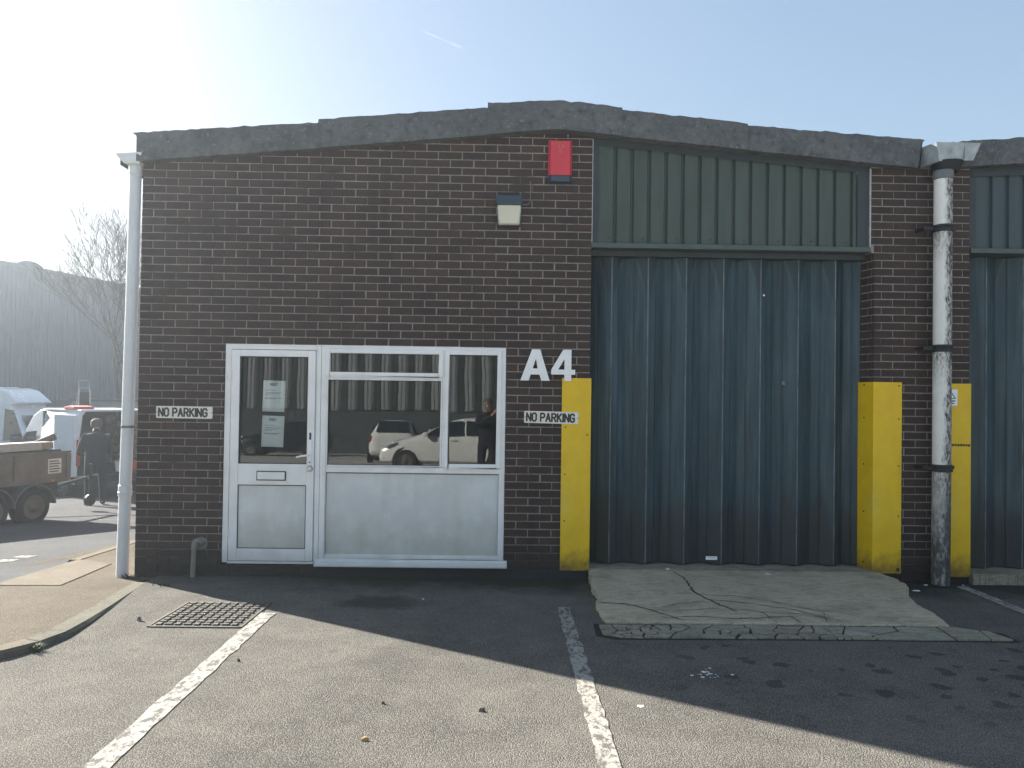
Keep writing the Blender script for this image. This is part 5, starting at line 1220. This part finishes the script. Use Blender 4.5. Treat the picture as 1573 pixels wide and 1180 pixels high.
scrap('pebble', 'rounded grey pebble between the kerb and the manhole cover', 'stone', *g_(-2.634,-1.59), .020, 5, MAT['stone'], .026)
scrap('pebble', 'dark pebble just right of the left parking line', 'stone', *g_(-1.60,-2.50), .013, 6, MAT['pole'], .014)
scrap('paper_scrap', 'torn white paper on the ramp beside its joint with the door threshold', 'litter', 2.533,-.16,.106, .045, 7, MAT['scrap'])
scrap('paper_scrap', 'small white scrap caught at the threshold joint under the folding door', 'litter', 1.627,-.04,.114, .026, 8, MAT['scrap'], .014)
scrap('paper_scrap', 'white wrapper on the tarmac at the chipped side of the ramp', 'litter', *g_(3.84,-.34), .05, 9, MAT['scrap'])
scrap('paper_scrap', 'white scrap at the foot of the stained downpipe', 'litter', *g_(4.06,-.10), .028, 10, MAT['scrap'])
scrap('paper_scrap', 'white scrap below the narrow cracked yellow guard', 'litter', *g_(4.42,-.10), .016, 11, MAT['scrap'])
scrap('paper_scrap', 'tiny white scrap on the damp tarmac below the office window', 'litter', *g_(-.615,-.845), .014, 12, MAT['scrap'])
rs = random.Random(31); b = B()
for k in range(22):
    x = 1.29+rs.gauss(0,.045); y = -2.672+rs.gauss(0,.045); s_ = rs.uniform(.004,.014); n = 6
    b.add([(x+s_*cos(2*pi*q/n), y+s_*sin(2*pi*q/n), cp_z(y)+.003+.0002*k) for q in range(n)], [tuple(range(n))])
tag(struct(b.build('splash_mark', MAT['scrap'])))
def tuft(label, x, y, z, n, h, seed):
    r = random.Random(seed); b = B()
    for k in range(n):
        a = r.random()*2*pi; l = h*r.uniform(.5,1); ox, oy = r.gauss(0,.03), r.gauss(0,.02); w_ = .004
        p0 = Vector((x+ox,y+oy,z)); p1 = p0+Vector((cos(a)*l*.35,sin(a)*l*.35,l*.6)); p2 = p0+Vector((cos(a)*l*.8,sin(a)*l*.8,l*.8)); sd = Vector((-sin(a),cos(a),0))*w_
        b.add([p0-sd,p0+sd,p1+sd,p1-sd,p2], [(0,1,2,3),(3,2,4)])
    return tag(b.build('weed_tuft', MAT['grass'], base=(x,y,z)), label, 'weed')
tuft('green weed tuft growing from the joint in the kerb', -2.955,-2.33,cp_z(-2.3), 34, .07, 1)
tuft('low weed tuft between the pale downpipe and the brick corner', -3.43,-.05,pave_z(-.05), 40, .06, 2)
tuft('sparse weed tuft on the tarmac where the kerb meets the wall', -2.95,-.42,cp_z(-.4), 30, .04, 3)

# ------------------------------------------------------------------ air, sky, sun, camera
b = B().box(-304, 304, -304, 304, -2.2, 10.6)
hz_ = b.build('haze', None); hz_.data.materials.clear(); hz_['kind'] = 'stuff'
hm = bpy.data.materials.new('thin_haze'); hm.use_nodes = True; nt = hm.node_tree; nt.nodes.clear()
vo = nt.nodes.new('ShaderNodeVolumePrincipled'); ou = nt.nodes.new('ShaderNodeOutputMaterial'); nt.links.new(vo.outputs[0], ou.inputs['Volume'])
vo.inputs['Color'].default_value = (.80,.90,1,1); vo.inputs['Density'].default_value = .0026; vo.inputs['Anisotropy'].default_value = .78
hz_.data.materials.append(hm)

cm = N('thin_vapour'); tr_ = cm.n('ShaderNodeBsdfTransparent'); df_ = cm.n('ShaderNodeBsdfTranslucent'); df_.inputs[0].default_value = (.8,.8,.8,1); mx_ = cm.n('ShaderNodeMixShader')
cm.l(cm.rng(cm.noise(.02, 4, .6), .35, .7, .01, .05), mx_.inputs[0]); cm.l(tr_.outputs[0], mx_.inputs[1]); cm.l(df_.outputs[0], mx_.inputs[2]); cm.l(mx_.outputs[0], cm.out.inputs[0])
ct = B().tube([(-310,2976,1418),(-240,2976,1389),(-168,2975,1359)], [2.5,4.5,5.5], 8).build('contrail', cm.mat, smooth=True); ct['kind'] = 'stuff'
SUN_EL, SUN_AZ = radians(27), atan2(-.825, .565)           # azimuth from +y towards +x
sd = Vector((sin(SUN_AZ)*cos(SUN_EL), cos(SUN_AZ)*cos(SUN_EL), sin(SUN_EL)))
wd = bpy.data.worlds.new('World'); SC.world = wd; wd.use_nodes = True; nt = wd.node_tree; nt.nodes.clear()
sky = nt.nodes.new('ShaderNodeTexSky'); sky.sky_type = 'NISHITA'; sky.sun_disc = False; sky.sun_elevation = SUN_EL; sky.sun_rotation = SUN_AZ
sky.air_density = 1.0; sky.dust_density = 1.2; sky.ozone_density = 1.6; sky.altitude = 40
bg = nt.nodes.new('ShaderNodeBackground'); bg.inputs[1].default_value = .069; wo = nt.nodes.new('ShaderNodeOutputWorld')
gm = nt.nodes.new('ShaderNodeGamma'); gm.inputs[1].default_value = .46; nt.links.new(sky.outputs[0], gm.inputs[0]); hs = nt.nodes.new('ShaderNodeHueSaturation'); hs.inputs['Saturation'].default_value = 1.40; nt.links.new(gm.outputs[0], hs.inputs['Color']); nt.links.new(hs.outputs[0], bg.inputs[0])
nt.links.new(bg.outputs[0], wo.inputs[0])
ld = bpy.data.lights.new('sun', 'SUN'); ld.energy = 3.45; ld.angle = radians(.55); ld.color = (1, .94, .84)
lo = bpy.data.objects.new('sun', ld); C.objects.link(lo); lo.rotation_euler = sd.to_track_quat('Z', 'Y').to_euler()
cd = bpy.data.cameras.new('camera'); cam = bpy.data.objects.new('camera', cd); C.objects.link(cam); SC.camera = cam
cd.sensor_width = 36; cd.lens = 36*1181/1573; cd.clip_start = .03; cd.clip_end = 6000
cam.matrix_world = Matrix.Translation((0,-7.34,1.74)) @ Matrix.Rotation(radians(-.94), 4, 'Z') @ Matrix.Rotation(radians(90.90), 4, 'X') @ Matrix.Rotation(radians(.79), 4, 'Z')
SC.view_settings.view_transform = 'Standard'; SC.view_settings.look = 'None'; SC.view_settings.gamma = 1; SC.view_settings.exposure = 2.66
SC.render.engine = 'CYCLES'; SC.cycles.use_denoising = True
try: SC.cycles.denoiser = 'OPENIMAGEDENOISE'
except Exception: pass
SC.cycles.max_bounces = 8; SC.cycles.transparent_max_bounces = 12; SC.cycles.volume_bounces = 1; SC.cycles.sample_clamp_indirect = 8
